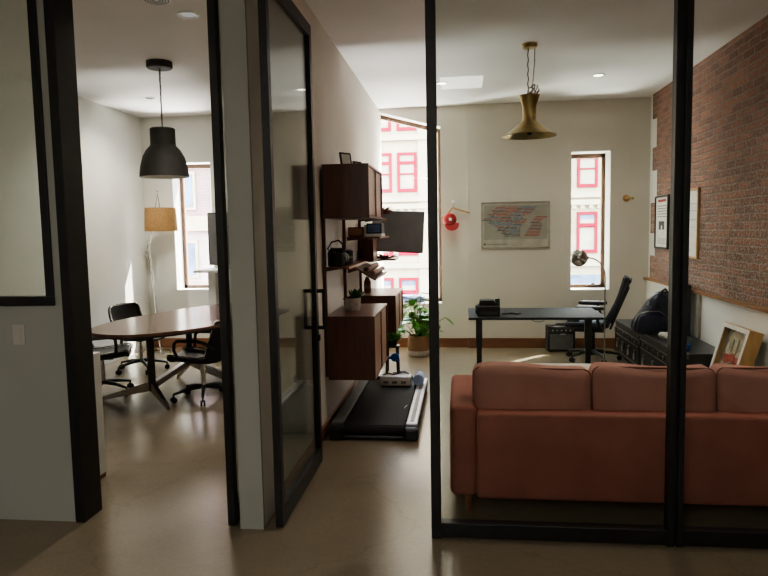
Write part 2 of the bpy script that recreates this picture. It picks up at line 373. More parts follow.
# front wall left of the meeting room opening, with an interior window
w = MB()
w.box(FX0,-4.3,YP,YP+.16,0,H); w.box(-4.3,-2.24,YP,YP+.16,0,1.24); w.box(-2.24,-2.155,YP,YP+.16,0,H); w.box(-4.3,-2.24,YP,YP+.16,3.0,H)
struct('wall_front', w, M['wall_front'], 'white front wall left of the meeting room opening, dimness put into its colour', 'wall')
struct('wall_header', MB().box(-2.155,2.42,YP,YP+.12,3.06,H), M['wall_cool'], 'white wall strip above the glazed partition', 'wall')
struct('wall_foyer_left', MB().box(FX0-.1,FX0,FY,YP,0,H), M['wall_cool'], 'white left wall of the foyer', 'wall')
struct('wall_foyer_back', MB().box(FX0,FX1,FY-.1,FY,0,H), M['wall_cool'], 'white rear wall of the foyer', 'wall')
struct('wall_foyer_right', MB().box(FX1-.2,FX1,FY,YP,0,H), M['wall_cool'], 'white right wall of the foyer', 'wall')
# right wall: plaster, brick skin with toothed far edge, white dado
struct('wall_right', MB().box(2.42,2.62,YP,YB,0,H), M['reveal'], 'white plaster strip behind the toothed end of the brick wall', 'wall')
w = MB()
zs = [(.93,1.22,8.62),(1.22,1.50,8.42),(1.50,1.88,8.62),(1.88,2.28,8.38),(2.28,2.56,8.58),(2.56,2.92,8.42),(2.92,H,8.60)]
for z0, z1, ye in zs: w.box(XB,2.43,YP,ye,z0,z1)
struct('wall_brick', w, M['brick'], 'exposed old red brick wall along the right side', 'wall')
struct('wall_dado', MB().box(XB,2.43,YP,YB,0,.905), M['reveal'], 'white painted lower part of the brick wall', 'wall')
struct('trim_1', MB().box(2.355,2.42,YP+.15,YB-.002,.905,.935,.004), M['oak'], 'thin brown wooden ledge capping the white lower wall', 'ledge')
# baseboards
struct('baseboard_back', MB().box(.115,2.39,YB-.02,YB+.005,0,.135,.004).box(.10,.118,YB-.02,8.80,0,.135), M['baseb'], 'reddish-brown wooden baseboard on the back wall under the poster', 'baseboard')
struct('baseboard_window', MB().box(-1.05,.10,8.78,8.805,0,.125,.004), M['baseb'], 'reddish-brown baseboard on the recessed wall below the slanted window', 'baseboard')
struct('baseboard_left', MB().box(XD1-.003,XD1+.018,YP+.42,8.78,0,.10,.004), M['baseb'], 'brown baseboard along the cabinet wall', 'baseboard')
struct('baseboard_conference', MB().box(XC,-1.2,YB-.02,YB+.005,0,.13,.004), M['baseb'], 'brown baseboard at the far end of the meeting room', 'baseboard')
struct('baseboard_right', MB().box(2.38,2.402,YP+.15,YB-.02,0,.10,.004), M['baseb'], 'brown baseboard at the foot of the white lower wall', 'baseboard')
# steel opening frame of the meeting room
f = MB().box(-2.155,-2.10,YP-.012,YP+.17,0,3.06,.003).box(-2.10,XD0,YP,YP+.16,3.0,3.06,.003)
struct('trim_2', f, M['steel'], 'deep black steel jamb and head of the meeting room opening', 'door frame')
struct('trim_3', MB().box(XD1,-.16,YP-.0,YP+.10,3.0,3.06,.003), M['steel'], 'black steel head above the right doorway', 'door frame')

# interior window in the front wall
win = thing('window_1', 'black-framed fixed interior window in the front wall', 'window', (0,0,0), kind='structure')
MB().box(-4.34,-2.20,YP-.015,YP+.05,1.225,1.275,.003).box(-2.245,-2.20,YP-.015,YP+.05,1.275,3.0,.003).box(-4.34,-4.295,YP-.015,YP+.05,1.275,3.0,.003).box(-4.295,-2.245,YP-.015,YP+.05,2.955,3.0,.003).done('window_frame', M['steel'], win)
MB().box(-4.295,-2.245,YP+.012,YP+.020,1.275,2.955).done('window_pane', M['doorglass'], win)

# exterior windows: wooden frame, sash bar, pane
def ext_window(n, x0, x1, z0, z1, label, slant=0., y=9.05):
    t = thing('window_%d' % n, label, 'window', (0,0,0), kind='structure')
    fw = .045
    m = MB()
    m.box(x0,x0+fw,y,y+.06,z0,z1).box(x1-fw,x1,y,y+.06,z0,z1 - (0 if not slant else slant*(1-fw/(x1-x0))))
    m.box(x0,x1,y,y+.06,z0,z0+fw)
    if slant:
        m.prism([(x0,z1),(x1,z1-slant),(x1,z1-slant-.05),(x0,z1-.05)],'y',y-.02,y+.06)
        m.prism([(x0+.42,z1-.125),(x0+.50,z1-.175),(x0+.62,z1-.20),(x0+.68,z1-.20),(x0+.68,z1-.165),(x0+.42,z1-.095)],'y',y-.03,y+.02)
    else:
        m.box(x0,x1,y,y+.06,z1-.055,z1)
    m.done('window_frame', M['winwood'], t)
    p = MB()
    if slant: p.prism([(x0+fw,z0+fw),(x1-fw,z0+fw),(x1-fw,z1-slant-.05),(x0+fw,z1-.06)],'y',y+.025,y+.031)
    else: p.box(x0+fw,x1-fw,y+.025,y+.031,z0+fw,z1-.055)
    p.done('window_pane', M['wglass'], t)
    return t
ext_window(2, -1.17, -.25, .60, 3.205, 'tall wood-framed window with a slanting top beside the cabinets', .25)
t = ext_window(3, 1.44, 1.93, .775, 2.565, 'narrow brown-framed window right of the streaked poster')
MB().box(1.76,1.80,9.02,9.05,.82,.845).box(1.70,1.86,9.03,9.05,.80,.82).done('sash_latch', M['gunmetal'], t)
ext_window(4, -3.975, -3.42, .82, 2.585, 'narrow wood-framed window at the end of the meeting room', 0., 9.0)

# glazed partition on the right (steel posts, bottom rail, panes)
gp = thing('window_5', 'fixed floor-to-ceiling glass partition in black steel in front of the sofa', 'glass partition', (0,0,0), kind='structure')
def bar(x0,x1,z0,z1,y0=3.255,y1=3.315): return MB().box(x0,x1,y0,y1,z0,z1,.003)
bar(-.16,-.11,0,3.06).done('post', M['steel'], gp)
MB().box(1.012,1.045,3.255,3.315,0,3.06,.003).box(1.058,1.086,3.255,3.315,0,3.06,.003).box(1.042,1.061,3.275,3.30,0,3.06).done('post', M['steel'], gp)
bar(-.11,1.012,.01,.085).done('bottom_rail', M['steel'], gp); bar(1.086,2.40,.01,.085).done('bottom_rail', M['steel'], gp)
bar(-.11,1.012,2.99,3.06).done('top_rail', M['steel'], gp); bar(1.086,2.40,2.99,3.06).done('top_rail', M['steel'], gp)
MB().box(-.11,1.012,3.281,3.289,.085,2.99).done('glass_pane', M['glass'], gp)
MB().box(1.086,2.40,3.281,3.289,.085,2.99).done('glass_pane', M['glass'], gp)

# doors, opened flat against both sides of the dividing wall. local: hinge at origin, leaf along +y
def glass_door(n, label, loc, rz, handle_sides):
    t = thing('door_%d' % n, label, 'glass door', loc, rz, kind='structure')
    L, Z, w_, d = 1.03, 2.95, .055, .021
    m = MB().box(-d,d,0,w_,.008,Z,.003).box(-d,d,L-w_,L,.008,Z,.003).box(-d,d,w_,L-w_,.008,.115,.003).box(-d,d,w_,L-w_,Z-.075,Z,.003)
    m.done('door_frame', M['steel'], t)
    MB().box(-.004,.004,w_,L-w_,.115,Z-.075).done('glass_pane', M['doorglass'], t)
    h = MB()
    for s in handle_sides:
        h.tube([(s*d,L-.028,1.20),(s*.066,L-.028,1.20)],.013); h.tube([(s*d,L-.028,.95),(s*.066,L-.028,.95)],.013)
        h.tube([(s*.066,L-.028,.941),(s*.066,L-.028,1.213)],.013)
    h.done('door_handle', M['steel'], t, smooth=40)
    MB().box(d-.001,d+.012,L-.045,L-.012,.86,.90,.004).done('lock', M['blackmatt'], t)
    return t
glass_door(1, 'open black steel glass door swung back beside the brown hung cabinets', (-.985,3.30,0), 0, (-1,1))
glass_door(2, 'open black steel glass door of the meeting room, seen nearly edge-on', (-1.252,3.30,0), 0, (-1,))

# light outlet on front wall
t = thing('wall_outlet', 'small white double power outlet low on the front wall', 'outlet', (-2.425,YP,1.065))
MB().box(-.036,.036,-.008,.001,-.058,.058,.004).done('cover_plate', M['plate'], t)
MB().box(-.018,.018,-.012,-.007,.006,.038,.003).box(-.018,.018,-.012,-.007,-.038,-.006,.003).done('socket', M['plate'], t)

# ceiling fittings
def downlight(label, x, y, r=.055, glow='bulb', grp='small recessed ceiling downlights'):
    t = thing('recessed_downlight', label, 'ceiling light', (x,y,H), group=grp)
    MB().lathe([(r,0),(r*1.35,-.002),(r*1.4,-.008),(r*1.3,-.011),(r*.98,-.007),(r*.9,.0)]).done('trim_ring', M['white'], t, smooth=40)
    MB().lathe([(0,-.004),(r*.9,-.004),(r*.9,-.001),(0,-.001)]).done('lens', M[glow], t, smooth=40)
    return t
downlight('round recessed downlight glowing above the desk, right of the brass pendant', 1.49, 7.38)
downlight('round recessed downlight glowing beside the first black glass post', -.19, 7.43)
downlight('round recessed downlight with grey centre near the meeting room opening', -1.98, 4.77, .06, 'bulbdim')
downlight('small recessed downlight far back left of the black pendant', -3.65, 7.52, .05, 'bulbdim')
t = thing('ceiling_speaker', 'round grilled fitting at the top edge above the black pendant', 'ceiling fitting', (-2.06,4.42,H))
MB().lathe([(0,-.014),(.085,-.014),(.10,-.010),(.105,0)]).done('rim', M['white'], t, smooth=40)
g = MB()
for k in range(4): g.lathe([(.02+.018*k,-.016),(.028+.018*k,-.016),(.028+.018*k,-.013),(.02+.018*k,-.013)])
g.done('grille', M['grey'], t, smooth=40)

# ------------------------------------------------------------------ meeting room
# black dome pendant
t = thing('pendant_lamp', 'dark grey metal dome pendant hanging above the meeting table', 'pendant lamp', (-2.80,6.0,H))
MB().lathe([(0,0),(.118,0),(.118,-.052),(.108,-.062),(0,-.062)]).done('ceiling_rose', M['lampgrey'], t, smooth=40)
ch = MB()
for k in range(29):
    z = -.062-.019*k; a = k*PI/2
    ch.tube([Vector((.006*math.cos(a)*math.cos(b),.006*math.sin(a)*math.cos(b),z-.0095+.012*math.sin(b))) for b in [i*PI/4 for i in range(8)]], .0034, n=5, closed=True)
ch.tube([(.006*math.sin(i*.9),.006*math.cos(i*.9),-.06-.0245*i) for i in range(20)], .0028, n=6)
ch.done('chain', M['darkgrey'], t, smooth=60)
MB().lathe([(0,-.615),(.108,-.615),(.116,-.624),(.116,-.765),(.120,-.780),(.160,-.825),(.192,-.885),(.214,-.965),(.226,-1.04),(.226,-1.072),(.221,-1.072),(.219,-1.04),(.187,-.885),(.113,-.785),(.110,-.64),(0,-.63)], n=48).done('lamp_shade', M['lampgrey'], t, smooth=35)
MB().lathe([(.2195,-1.070),(.217,-1.04),(.185,-.885),(.112,-.787)], n=48).done('inner_liner', M['white'], t, smooth=35)
MB().ball((0,0,-.87),.045,3).done('bulb', M['white'], t, smooth=60)

# floor lamp with tan drum shade in the far corner
t = thing('floor_lamp', 'chrome swing-arm floor lamp with tan drum shade in the meeting room corner', 'floor lamp', (-4.06,8.33,0))
MB().lathe([(0,.0),(.14,0),(.14,.02),(.03,.03),(0,.03)]).done('base', M['chrome'], t, smooth=40)
MB().cyl((0,0,.02),(-.10,0,1.48),.011).done('pole', M['chrome'], t, smooth=50)
MB().cyl((-.10,0,1.40),(.065,0,2.19),.008).cyl((-.15,0,1.30),(-.10,0,1.52),.008).done('arm', M['chrome'], t, smooth=50)
MB().cyl((-.10,-.03,1.50),(-.10,.03,1.50),.022).done('joint', M['chrome'], t, smooth=50)
MB().ball((.065,0,2.19),.02).done('joint', M['chrome'], t, smooth=50)
MB().tube([(.065,0,2.19),(.05,.0,2.21),(.06,0,2.14),(.08,0,2.0),(.085,0,1.9)],.006).done('lamp_cord', M['gunmetal'], t, smooth=50)
MB().lathe([(.195,1.955),(.198,1.955),(.215,1.645),(.212,1.645),(.195,1.955)], n=40, c=(.09,0,0)).box(.085,.095,-.195,.195,1.93,1.94).done('lamp_shade', M['tan'], t, smooth=50)

# standing desk + monitor by the window
t = thing('standing_desk', 'white high standing desk below the meeting room window', 'desk', (-2.80,8.3,0))
MB().box(-.62,.75,-.28,.28,1.10,1.135,.006).done('desk_top', M['white'], t)
for x in (-.40,.60): MB().box(x-.05,x+.05,-.22,.22,0,1.10,.004).done('leg', M['white'], t)
t = thing('monitor', 'black computer monitor on the white standing desk', 'monitor', (-3.0,8.28,1.136))
MB().box(-.30,.30,-.015,.02,.05,.74,.006).done('housing', M['black'], t)
MB().box(-.285,.285,-.017,-.0155,.065,.725).done('screen', M['screen'], t)
MB().box(-.03,.03,.018,.035,.0,.4,.003).box(-.12,.12,-.09,.09,.001,.012,.004).done('stand', M['black'], t)

# oval meeting table
ux, uy = .30, .954
TC = Vector((-2.635,6.45,0))
t = thing('meeting_table', 'oval dark wood meeting table on a metal pedestal base', 'table', TC, math.atan2(-ux,uy))
def sup(a, b, n, N=72):
    o = []
    for i in range(N):
        th = 2*PI*i/N; c, s = math.cos(th), math.sin(th)
        o.append((b*abs(c)**(2/n)*(1 if c>0 else -1), a*abs(s)**(2/n)*(1 if s>0 else -1)))
    return o
MB().prism(sup(1.33,.64,2.35),'z',.735,.76).done('tabletop', M['table'], t, smooth=30)
MB().prism(sup(1.33*.985,.64*.97,2.35),'z',.715,.735).done('edge_band', M['black'], t, smooth=30)
inv = Matrix.Rotation(math.atan2(ux,uy),3,'Z')   # world offset -> local offset
def loc_of(x, y, z): v = inv @ (Vector((x,y,0))-TC); return Vector((v.x,v.y,z))
HUBS = (Vector((-2.83,5.60,0)), Vector((-2.96,6.75,0)))
TIPS = (Vector((-3.49,5.86,0)), Vector((-2.66,5.56,0)))
for n_, hw_ in enumerate(HUBS):
    hub = loc_of(hw_.x,hw_.y,0)
    MB().cyl((hub.x,hub.y,.17),(hub.x,hub.y,.705),.034).box(hub.x-.14,hub.x+.14,hub.y-.14,hub.y+.14,.70,.715).done('column', M['darkgrey'], t, smooth=40)
    for tip in TIPS:
        dv = tip-HUBS[0]; q = hw_ + (dv if n_==0 else -dv); q = loc_of(q.x,q.y,0); d = (q-hub).normalized(); nrm = Vector((-d.y,d.x,0))
        b = bmesh.new()
        def vv(pt, wd, zb, zt): return [b.verts.new(pt+nrm*wd+Vector((0,0,zb))), b.verts.new(pt-nrm*wd+Vector((0,0,zb))), b.verts.new(pt-nrm*wd+Vector((0,0,zt))), b.verts.new(pt+nrm*wd+Vector((0,0,zt)))]
        A = vv(hub, .032, .17, .26); B = vv(q, .018, 0., .03)
        for i in range(4): b.faces.new((A[i],A[(i+1)%4],B[(i+1)%4],B[i]))
        b.faces.new(A[::-1]); b.faces.new(B); bmesh.ops.recalc_face_normals(b, faces=b.faces[:])
        m = MB(); m._merge(b); m.done('foot', M['satin'], t)
p0, p1 = loc_of(HUBS[0].x,HUBS[0].y,.215), loc_of(HUBS[1].x,HUBS[1].y,.215)
m = MB().box(0,(p1-p0).length,-.028,.028,-.03,.03,.006)
bmesh.ops.transform(m.bm, matrix=Matrix.Translation(p0) @ Matrix.Rotation(math.atan2(p1.y-p0.y,p1.x-p0.x),4,'Z'), verts=m.bm.verts)
m.done('stretcher', M['satin'], t)

# executive swivel chairs: black leather shell with chrome rim, loop arms
def exec_chair(label, loc, rz):
    """faces local -y"""
    t = thing('swivel_chair', label, 'chair', loc, rz, 'black leather swivel chairs round the meeting table')
    prof = [(-.27,.420),(-.25,.435),(-.12,.420),(.05,.405),(.16,.415),(.215,.475),(.25,.57),(.28,.67),(.30,.765),(.31,.80)]
    def pr(v):
        x = v*(len(prof)-1); i = min(int(x),len(prof)-2); f_ = x-i
        return prof[i][0]*(1-f_)+prof[i+1][0]*f_, prof[i][1]*(1-f_)+prof[i+1][1]*f_
    def width(v): return .25*(.84+.16*math.sin(min(1,v*1.6)*PI/2)) * (1-.22*max(0,(v-.8)/.2)**2)
    def surf(off):
        def fn(u, v):
            y, z = pr(v); s = (u-.5)*2; wd = width(v)
            k = abs(s)**2.4
            wrap = .10*k*min(1,max(0,(v-.25)/.35))
            lift = .055*k*(1-max(0,(v-.45)/.55))
            return Vector((s*wd, y-wrap, z+lift+off))
        return fn
    MB().grid(surf(-.03),14,20,thick=.022).done('shell', M['blackmatt'], t, smooth=60)
    fs = surf(-.018)
    def pad(u, v):
        return fs(.06+.88*u, .03+.94*v)+Vector((0,-.030*math.sin(PI*u)*(1 if v>.5 else 0)*min(1,(v-.5)*6),.034*math.sin(PI*min(1,max(0,u)))**.5*(1 if v<.6 else max(0,1-(v-.6)*4))))
    MB().grid(pad,14,22,thick=.012).done('upholstery', M['leather'], t, smooth=60)
    edge = [fs(0,j/24) for j in range(25)]+[fs(i/12,1) for i in range(1,13)]+[fs(1,1-j/24) for j in range(1,25)]+[fs(1-i/12,0) for i in range(1,12)]
    MB().tube(edge,.008,n=6,closed=True).done('chrome_rim', M['chrome'], t, smooth=60)
    for s in (-1,1):
        MB().tube([(s*.235,-.16,.455),(s*.275,-.17,.525),(s*.28,-.165,.59),(s*.28,-.13,.615),(s*.28,.05,.61),(s*.275,.13,.585),(s*.245,.19,.525)],.016,n=8).done('armrest', M['black'], t, smooth=60)
    MB().cyl((0,0,.10),(0,0,.30),.026).cyl((0,0,.28),(0,0,.385),.018).done('gas_post', M['chrome'], t, smooth=50)
    MB().box(-.13,.13,-.12,.12,.370,.390,.006).done('seat_plate', M['black'], t)
    for k in range(5):
        a = 2*PI*k/5+.3; dx, dy = math.cos(a), math.sin(a)
        l = MB().tube([(dx*.02,dy*.02,.125),(dx*.15,dy*.15,.115),(dx*.29,dy*.29,.085)],.018,n=8,rs=[.022,.018,.012]).done('base_leg', M['black'], t, smooth=50)
        m = MB()
        for q in (-.014,.014): m.cyl((dx*.29-dy*q-dy*.008,dy*.29+dx*q+dx*.008,.029),(dx*.29-dy*q+dy*.008,dy*.29+dx*q-dx*.008,.029),.028,n=14)
        m.cyl((dx*.29,dy*.29,.04),(dx*.29,dy*.29,.085),.008,n=8).done('caster', M['rubber'], l, smooth=50)
    return t
c0 = exec_chair('black leather swivel chair at the near right side of the meeting table', (-2.49,5.97,0), -PI/2+.05)
dup(c0, 'black leather swivel chair half hidden behind the black jamb at the table', (-3.60,6.10,0), PI/2+.4)
dup(c0, 'black leather swivel chair whose back shows over the far table edge', (-3.76,7.20,0), PI/2-.22)
# white low cupboard beside the jamb
t = thing('low_cupboard', 'white low cupboard edge just behind the black jamb of the meeting room', 'cupboard', (-2.60,3.86,0))
MB().box(-.24,.24,-.12,.12,.03,.84,.004).done('carcass', M['white'], t)
MB().box(-.23,.235,-.115,.115,0,.03).done('plinth', M['baseb'], t)
MB().box(-.22,.22,-.135,-.12,.05,.82,.003).done('door', M['white'], t)

# ------------------------------------------------------------------ wall unit on the dividing wall
X0 = XD1
def rail(y, z0, z1, label):
    t = tag(MB().box(X0+.001,X0+.028,y-.014,y+.014,z0,z1,.003).done('wall_rail', M['walnut']), label, 'wall rail', 'walnut uprights of the wall unit')
    return t
rail(5.00,.45,1.72,'walnut upright rail of the wall unit nearest the open glass door')
rail(5.90,.46,1.72,'walnut upright rail of the wall unit, second from the open glass door')
rail(6.84,.60,1.74,'walnut upright rail of the wall unit, farthest along the wall')
def cabinet(name, label, y0, y1, z0, z1, d, doors, kind='sliding', edge=None):
    x0, x1 = X0+.0285, X0+d
    t = thing(name, label, 'cabinet', (x0,y0,z0), group='walnut cabinets of the wall unit')
    D, W, Z = x1-x0, y1-y0, z1-z0; th = .018
    MB().box(0,D,0,th,0,Z,.002).box(0,D,W-th,W,0,Z,.002).box(0,D,th,W-th,0,th,.002).box(0,.008,th,W-th,th,Z-th).done('carcass', M['walnut'], t)
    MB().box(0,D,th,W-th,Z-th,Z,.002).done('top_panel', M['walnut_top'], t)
    n = doors; wd = (W-2*th)/n
    if n > 1: MB().box(D-.028,D+.001,W/2-.016,W/2+.016,th,Z-th,.002).done('divider', M['walnut'], t)
    for i in range(n):
        off = .006 if (i%2 and kind=='sliding') else 0
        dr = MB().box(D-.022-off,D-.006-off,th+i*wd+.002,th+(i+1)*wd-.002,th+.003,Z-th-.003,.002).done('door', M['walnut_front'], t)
        MB().box(D-.008-off,D-.003-off,th+i*wd+(.02 if i else wd-.045),th+i*wd+(.045 if i else wd-.02),Z*.44,Z*.58,.002).done('finger_pull', M['walnut'], dr)
    return t
cabinet('hung_cabinet', 'dark walnut hung cabinet high on the wall with two sliding doors', 4.93,5.81,1.70,2.11,.385,2)
cabinet('hung_cabinet', 'dark walnut low hung cabinet nearest the treadmill with a potted succulent on it', 4.97,5.875,.43,.935,.403,2)
cabinet('hung_cabinet', 'walnut low hung cabinet farther along, with a slim vase on it', 6.43,7.26,.575,.95,.425,2)
cabinet('hung_cabinet', 'small shallow dark walnut cabinet in the middle of the wall unit', 6.765,7.12,1.275,1.515,.165,1)
def shelf(label, y0, y1, z, d, slats=False):
    t = thing('wall_shelf', label, 'shelf', (X0,y0,z), group='walnut shelves of the wall unit')
    MB().box(.03,d,0,y1-y0,-.018,0,.002).done('shelf_board', M['walnut_top'], t)
    MB().box(d,d+.006,0,y1-y0,-.018,.0).done('front_edge', M['oak'], t)
    for y in (.03,y1-y0-.03): MB().prism([(.03,-.018),(d*.7,-.018),(.03,-.035)],'y',y-.004,y+.004).done('bracket', M['walnut'], t)
    return t
shelf('walnut shelf carrying the black camera', 4.94,5.88,1.325,.215)
shelf('walnut shelf under the high cabinet carrying books and small boxes', 5.94,6.70,1.545,.335)
shelf('walnut shelf just below the television holding dried leaves', 7.32,7.72,1.275,.33)
shelf('small walnut shelf high beyond the hung cabinet with a rust-red plant', 6.70,7.15,1.73,.26)
# slanted magazine shelf
t = thing('magazine_shelf', 'sloping walnut display shelf holding two paper rolls', 'shelf', (X0,5.95,1.31))
MB().prism([(.03,0),(.285,-.155),(.277,-.168),(.03,-.018)],'y',0,.80).done('shelf_board', M['walnut_top'], t)
MB().prism([(.277,-.168),(.300,-.135),(.308,-.140),(.285,-.173)],'y',0,.80).done('front_lip', M['walnut'], t)
for y in (.01,.79): MB().prism([(.03,-.018),(.12,-.075),(.03,-.10)],'y',y-.004,y+.004).done('bracket', M['walnut'], t)
def roll(label, x, z, r, y0, y1):
    b = MB(); b.lathe([(r*.55,0),(r,0),(r,y1-y0),(r*.55,y1-y0),(r*.55,0)], mtx=Matrix.Translation((0,0,0)) @ Matrix.Rotation(-PI/2,4,'X'), n=20)
    o = b.done('paper_roll', M['rollpaper'], smooth=40); o.location=(x,y0,z); tag(o, label, 'paper roll', 'paper rolls on the sloping shelf'); return o
roll('cream paper roll lying on the sloping shelf, upper of the two', -.870,1.240,.029,5.97,6.74)
roll('cream paper roll lying in the lip of the sloping shelf, lower of the two', -.812,1.203,.025,5.99,6.76)
# camera on the shelf
t = thing('camera', 'black single-lens camera with strap on the walnut shelf', 'camera', (-.965,4.97,1.326))
MB().box(-.055,.055,.0,.15,.0,.105,.012).box(-.05,.05,.045,.105,.10,.145,.012).box(-.06,-.0,.0,.04,.0,.12,.01).done('camera_body', M['blackmatt'], t)
MB().lathe([(0,0),(.04,0),(.042,.06),(.046,.07),(.046,.14),(.040,.145),(.034,.12),(0,.12)], mtx=Matrix.Translation((.02,.14,.055)) @ Matrix.Rotation(-PI/2,4,'X'), n=24).done('lens', M['black'], t, smooth=40)
MB().tube([(-.03,.01,.10),(-.05,-.03,.14),(-.02,-.035,.19),(.03,.0,.205),(.06,.03,.17),(.05,.05,.11),(.03,.13,.10)],.007,n=6).done('strap', M['blackmatt'], t, smooth=50)
t = thing('camera_lens', 'small spare lens with a pale cap beside the black camera', 'lens', (-.945,5.50,1.326))
MB().lathe([(0,0),(.036,0),(.036,.10),(.034,.11),(0,.11)]).done('barrel', M['black'], t, smooth=40)
MB().lathe([(.0365,.045),(.0375,.045),(.0375,.06),(.0365,.06),(.0365,.045)]).done('focus_ring', M['grey'], t, smooth=40)
MB().lathe([(0,.11),(.034,.11),(.034,.12),(0,.12)]).done('lens_cap', M['silver'], t, smooth=40)
# books and boxes on the higher shelf
def bookbox(name, label, cat, x0,x1,y0,y1,z0,z1,m, lab_m=None):
    t = thing(name, label, cat, (x0,y0,z0))
    MB().box(0,x1-x0,0,y1-y0,0,z1-z0,.003).done('body' if name!='book' else 'cover', M[m], t)
    MB().box(.01,x1-x0-.012,-.0015,.0,.012,z1-z0-.012).done('front_panel' if name!='book' else 'page_block', M[lab_m or 'paper'], t)
    return t
bookbox('wooden_box','brown wooden box against the wall on the shelf under the high cabinet','box',-1.03,-.885,5.97,6.25,1.546,1.635,'walnut','walnut_front')
bookbox('storage_box','black box on a white book on the shelf under the high cabinet','box',-.86,-.72,5.99,6.20,1.572,1.668,'black','ltblue')
bookbox('book','white book lying flat under the black box','book',-.87,-.715,5.97,6.22,1.546,1.571,'paper','paper')
bookbox('book','pale upright book between the wooden box and the black box','book',-.882,-.866,5.97,6.15,1.546,1.655,'cream','paper')
# vase, succulent, picture frame
t = thing('bottle_vase','slim brown bottle vase on the farther walnut cabinet','vase',(-.965,6.70,.951))
MB().lathe([(0,0),(.032,0),(.036,.02),(.036,.12),(.022,.15),(.017,.165),(.020,.172),(.014,.172),(.014,.15),(0,.14)]).done('vase_body', M['weave'], t, smooth=50)
MB().lathe([(.0365,.05),(.0375,.05),(.0375,.09),(.0365,.09),(.0365,.05)]).done('glaze_band', M['stone'], t, smooth=50)
t = thing('potted_succulent','small dark succulent in a pale ribbed pot on the near low cabinet','potted plant',(-.90,5.36,.936))
MB().lathe([(0,0),(.056,0),(.064,.02),(.068,.10),(.062,.105),(.058,.09),(0,.088)]).done('pot', M['stone'], t, smooth=40)
MB().lathe([(0,.089),(.058,.089),(.058,.092),(0,.095)]).done('soil', M['soil'], t, smooth=40)
def leafblob(mb, c, n, L, W, up=.6, seed=1, spread=1.):
    rg = random.Random(seed)
    for i in range(n):
        a = rg.uniform(0,2*PI); e = rg.uniform(.1,1.)*up; l = L*rg.uniform(.7,1.2)
        d = Vector((math.cos(a)*math.cos(e)*spread, math.sin(a)*math.cos(e)*spread, math.sin(e))); s_ = Vector((-math.sin(a),math.cos(a),0))
        p = Vector(c); b = bmesh.new()
        up_ = d.cross(s_).normalized()
        pts = [(0,0),(.3,.8),(.6,1.),(.85,.6),(1,0)]
        L_ = [b.verts.new(p+d*l*u+s_*W*w_*.5+up_*.0) for u,w_ in pts]; R_ = [b.verts.new(p+d*l*u-s_*W*w_*.5) for u,w_ in pts[1:-1]]
        Cn = [b.verts.new(p+d*l*u-up_*W*.18) for u,_ in pts[1:-1]]
        b.faces.new((L_[0],L_[1],Cn[0])); b.faces.new((L_[0],Cn[0],R_[0]))
        for k in range(2): b.faces.new((L_[k+1],L_[k+2],Cn[k+1],Cn[k])); b.faces.new((Cn[k],Cn[k+1],R_[k+1],R_[k]))
        b.faces.new((L_[3],L_[4],Cn[2])); b.faces.new((Cn[2],L_[4],R_[2]))
        mb._merge(b)
    return mb
leafblob(MB(),(.02,.02,.09),34,.09,.04,1.3,3).done('leaves', M['leafdark'], t)
leafblob(MB(),(-.03,-.01,.09),22,.06,.03,1.2,9).done('dark_leaves', M['dried'], t)
def leaning(label, y, w, h, x, ang, fm, pm):
    t = thing('picture_frame', label, 'picture frame', (x,y,2.111), -.62)
    R_ = rot('Y',-ang); q = (0,0,0)
    MB().box(-.012,0,0,w,0,.014,.001,rot=R_,piv=q).box(-.012,0,0,w,h-.014,h,.001,rot=R_,piv=q).box(-.012,0,0,.014,.014,h-.014,.001,rot=R_,piv=q).box(-.012,0,w-.014,w,.014,h-.014,.001,rot=R_,piv=q).done('frame', M[fm], t)
    MB().box(-.009,-.004,.014,w-.014,.014,h-.014,rot=R_,piv=q).done('picture', M[pm], t)
leaning('small black picture frame leaning on the wall on top of the high walnut cabinet', 5.53,.13,.165,-.99,10,'black','paper')
leaning('tiny second frame behind the black frame on top of the high cabinet', 5.63,.10,.095,-.90,10,'black','cream')
# dried plants
t = thing('dried_plant','rust-red dried plant in a dark bowl beside the top of the television','dried plant',(-.86,6.85,1.731))
MB().lathe([(0,0),(.04,0),(.055,.04),(.05,.045),(.036,.01),(0,.008)]).done('bowl', M['walnut'], t, smooth=50)
leafblob(MB(),(.03,0,.04),60,.13,.035,.7,5).done('leaves', M['dried'], t)
t = thing('dried_plant','brown dried leaves on the shelf just below the television','dried plant',(-.85,7.45,1.276))
leafblob(MB(),(0,0,.005),40,.14,.045,.35,6).done('leaves', M['dried'], t)
MB().lathe([(0,0),(.03,0),(.036,.03),(.03,.03),(.02,.006),(0,.006)]).done('saucer', M['walnut'], t, smooth=50)
# television on wall arm
t = thing('television','dark flat television screen on a wall arm in front of the slanted window','television',(-.72,7.60,1.583), .0)
R_ = rot('Y',3.0)
MB().box(-.31,.30,0,.035,-.243,.243,.008,rot=R_,piv=(0,0,0)).done('housing', M['black'], t)
MB().box(-.30,.29,-.002,-.0005,-.231,.233,rot=R_,piv=(0,0,0)).done('screen', M['screen'], t)
MB().box(-.08,.08,.035,.055,-.08,.08,.004).tube([(0,.055,0),(-.10,.22,0),(-.325,.10,0)],.016).box(-.348,-.322,.0,.2,-.10,.10,.003).done('wall_arm', M['black'], t)

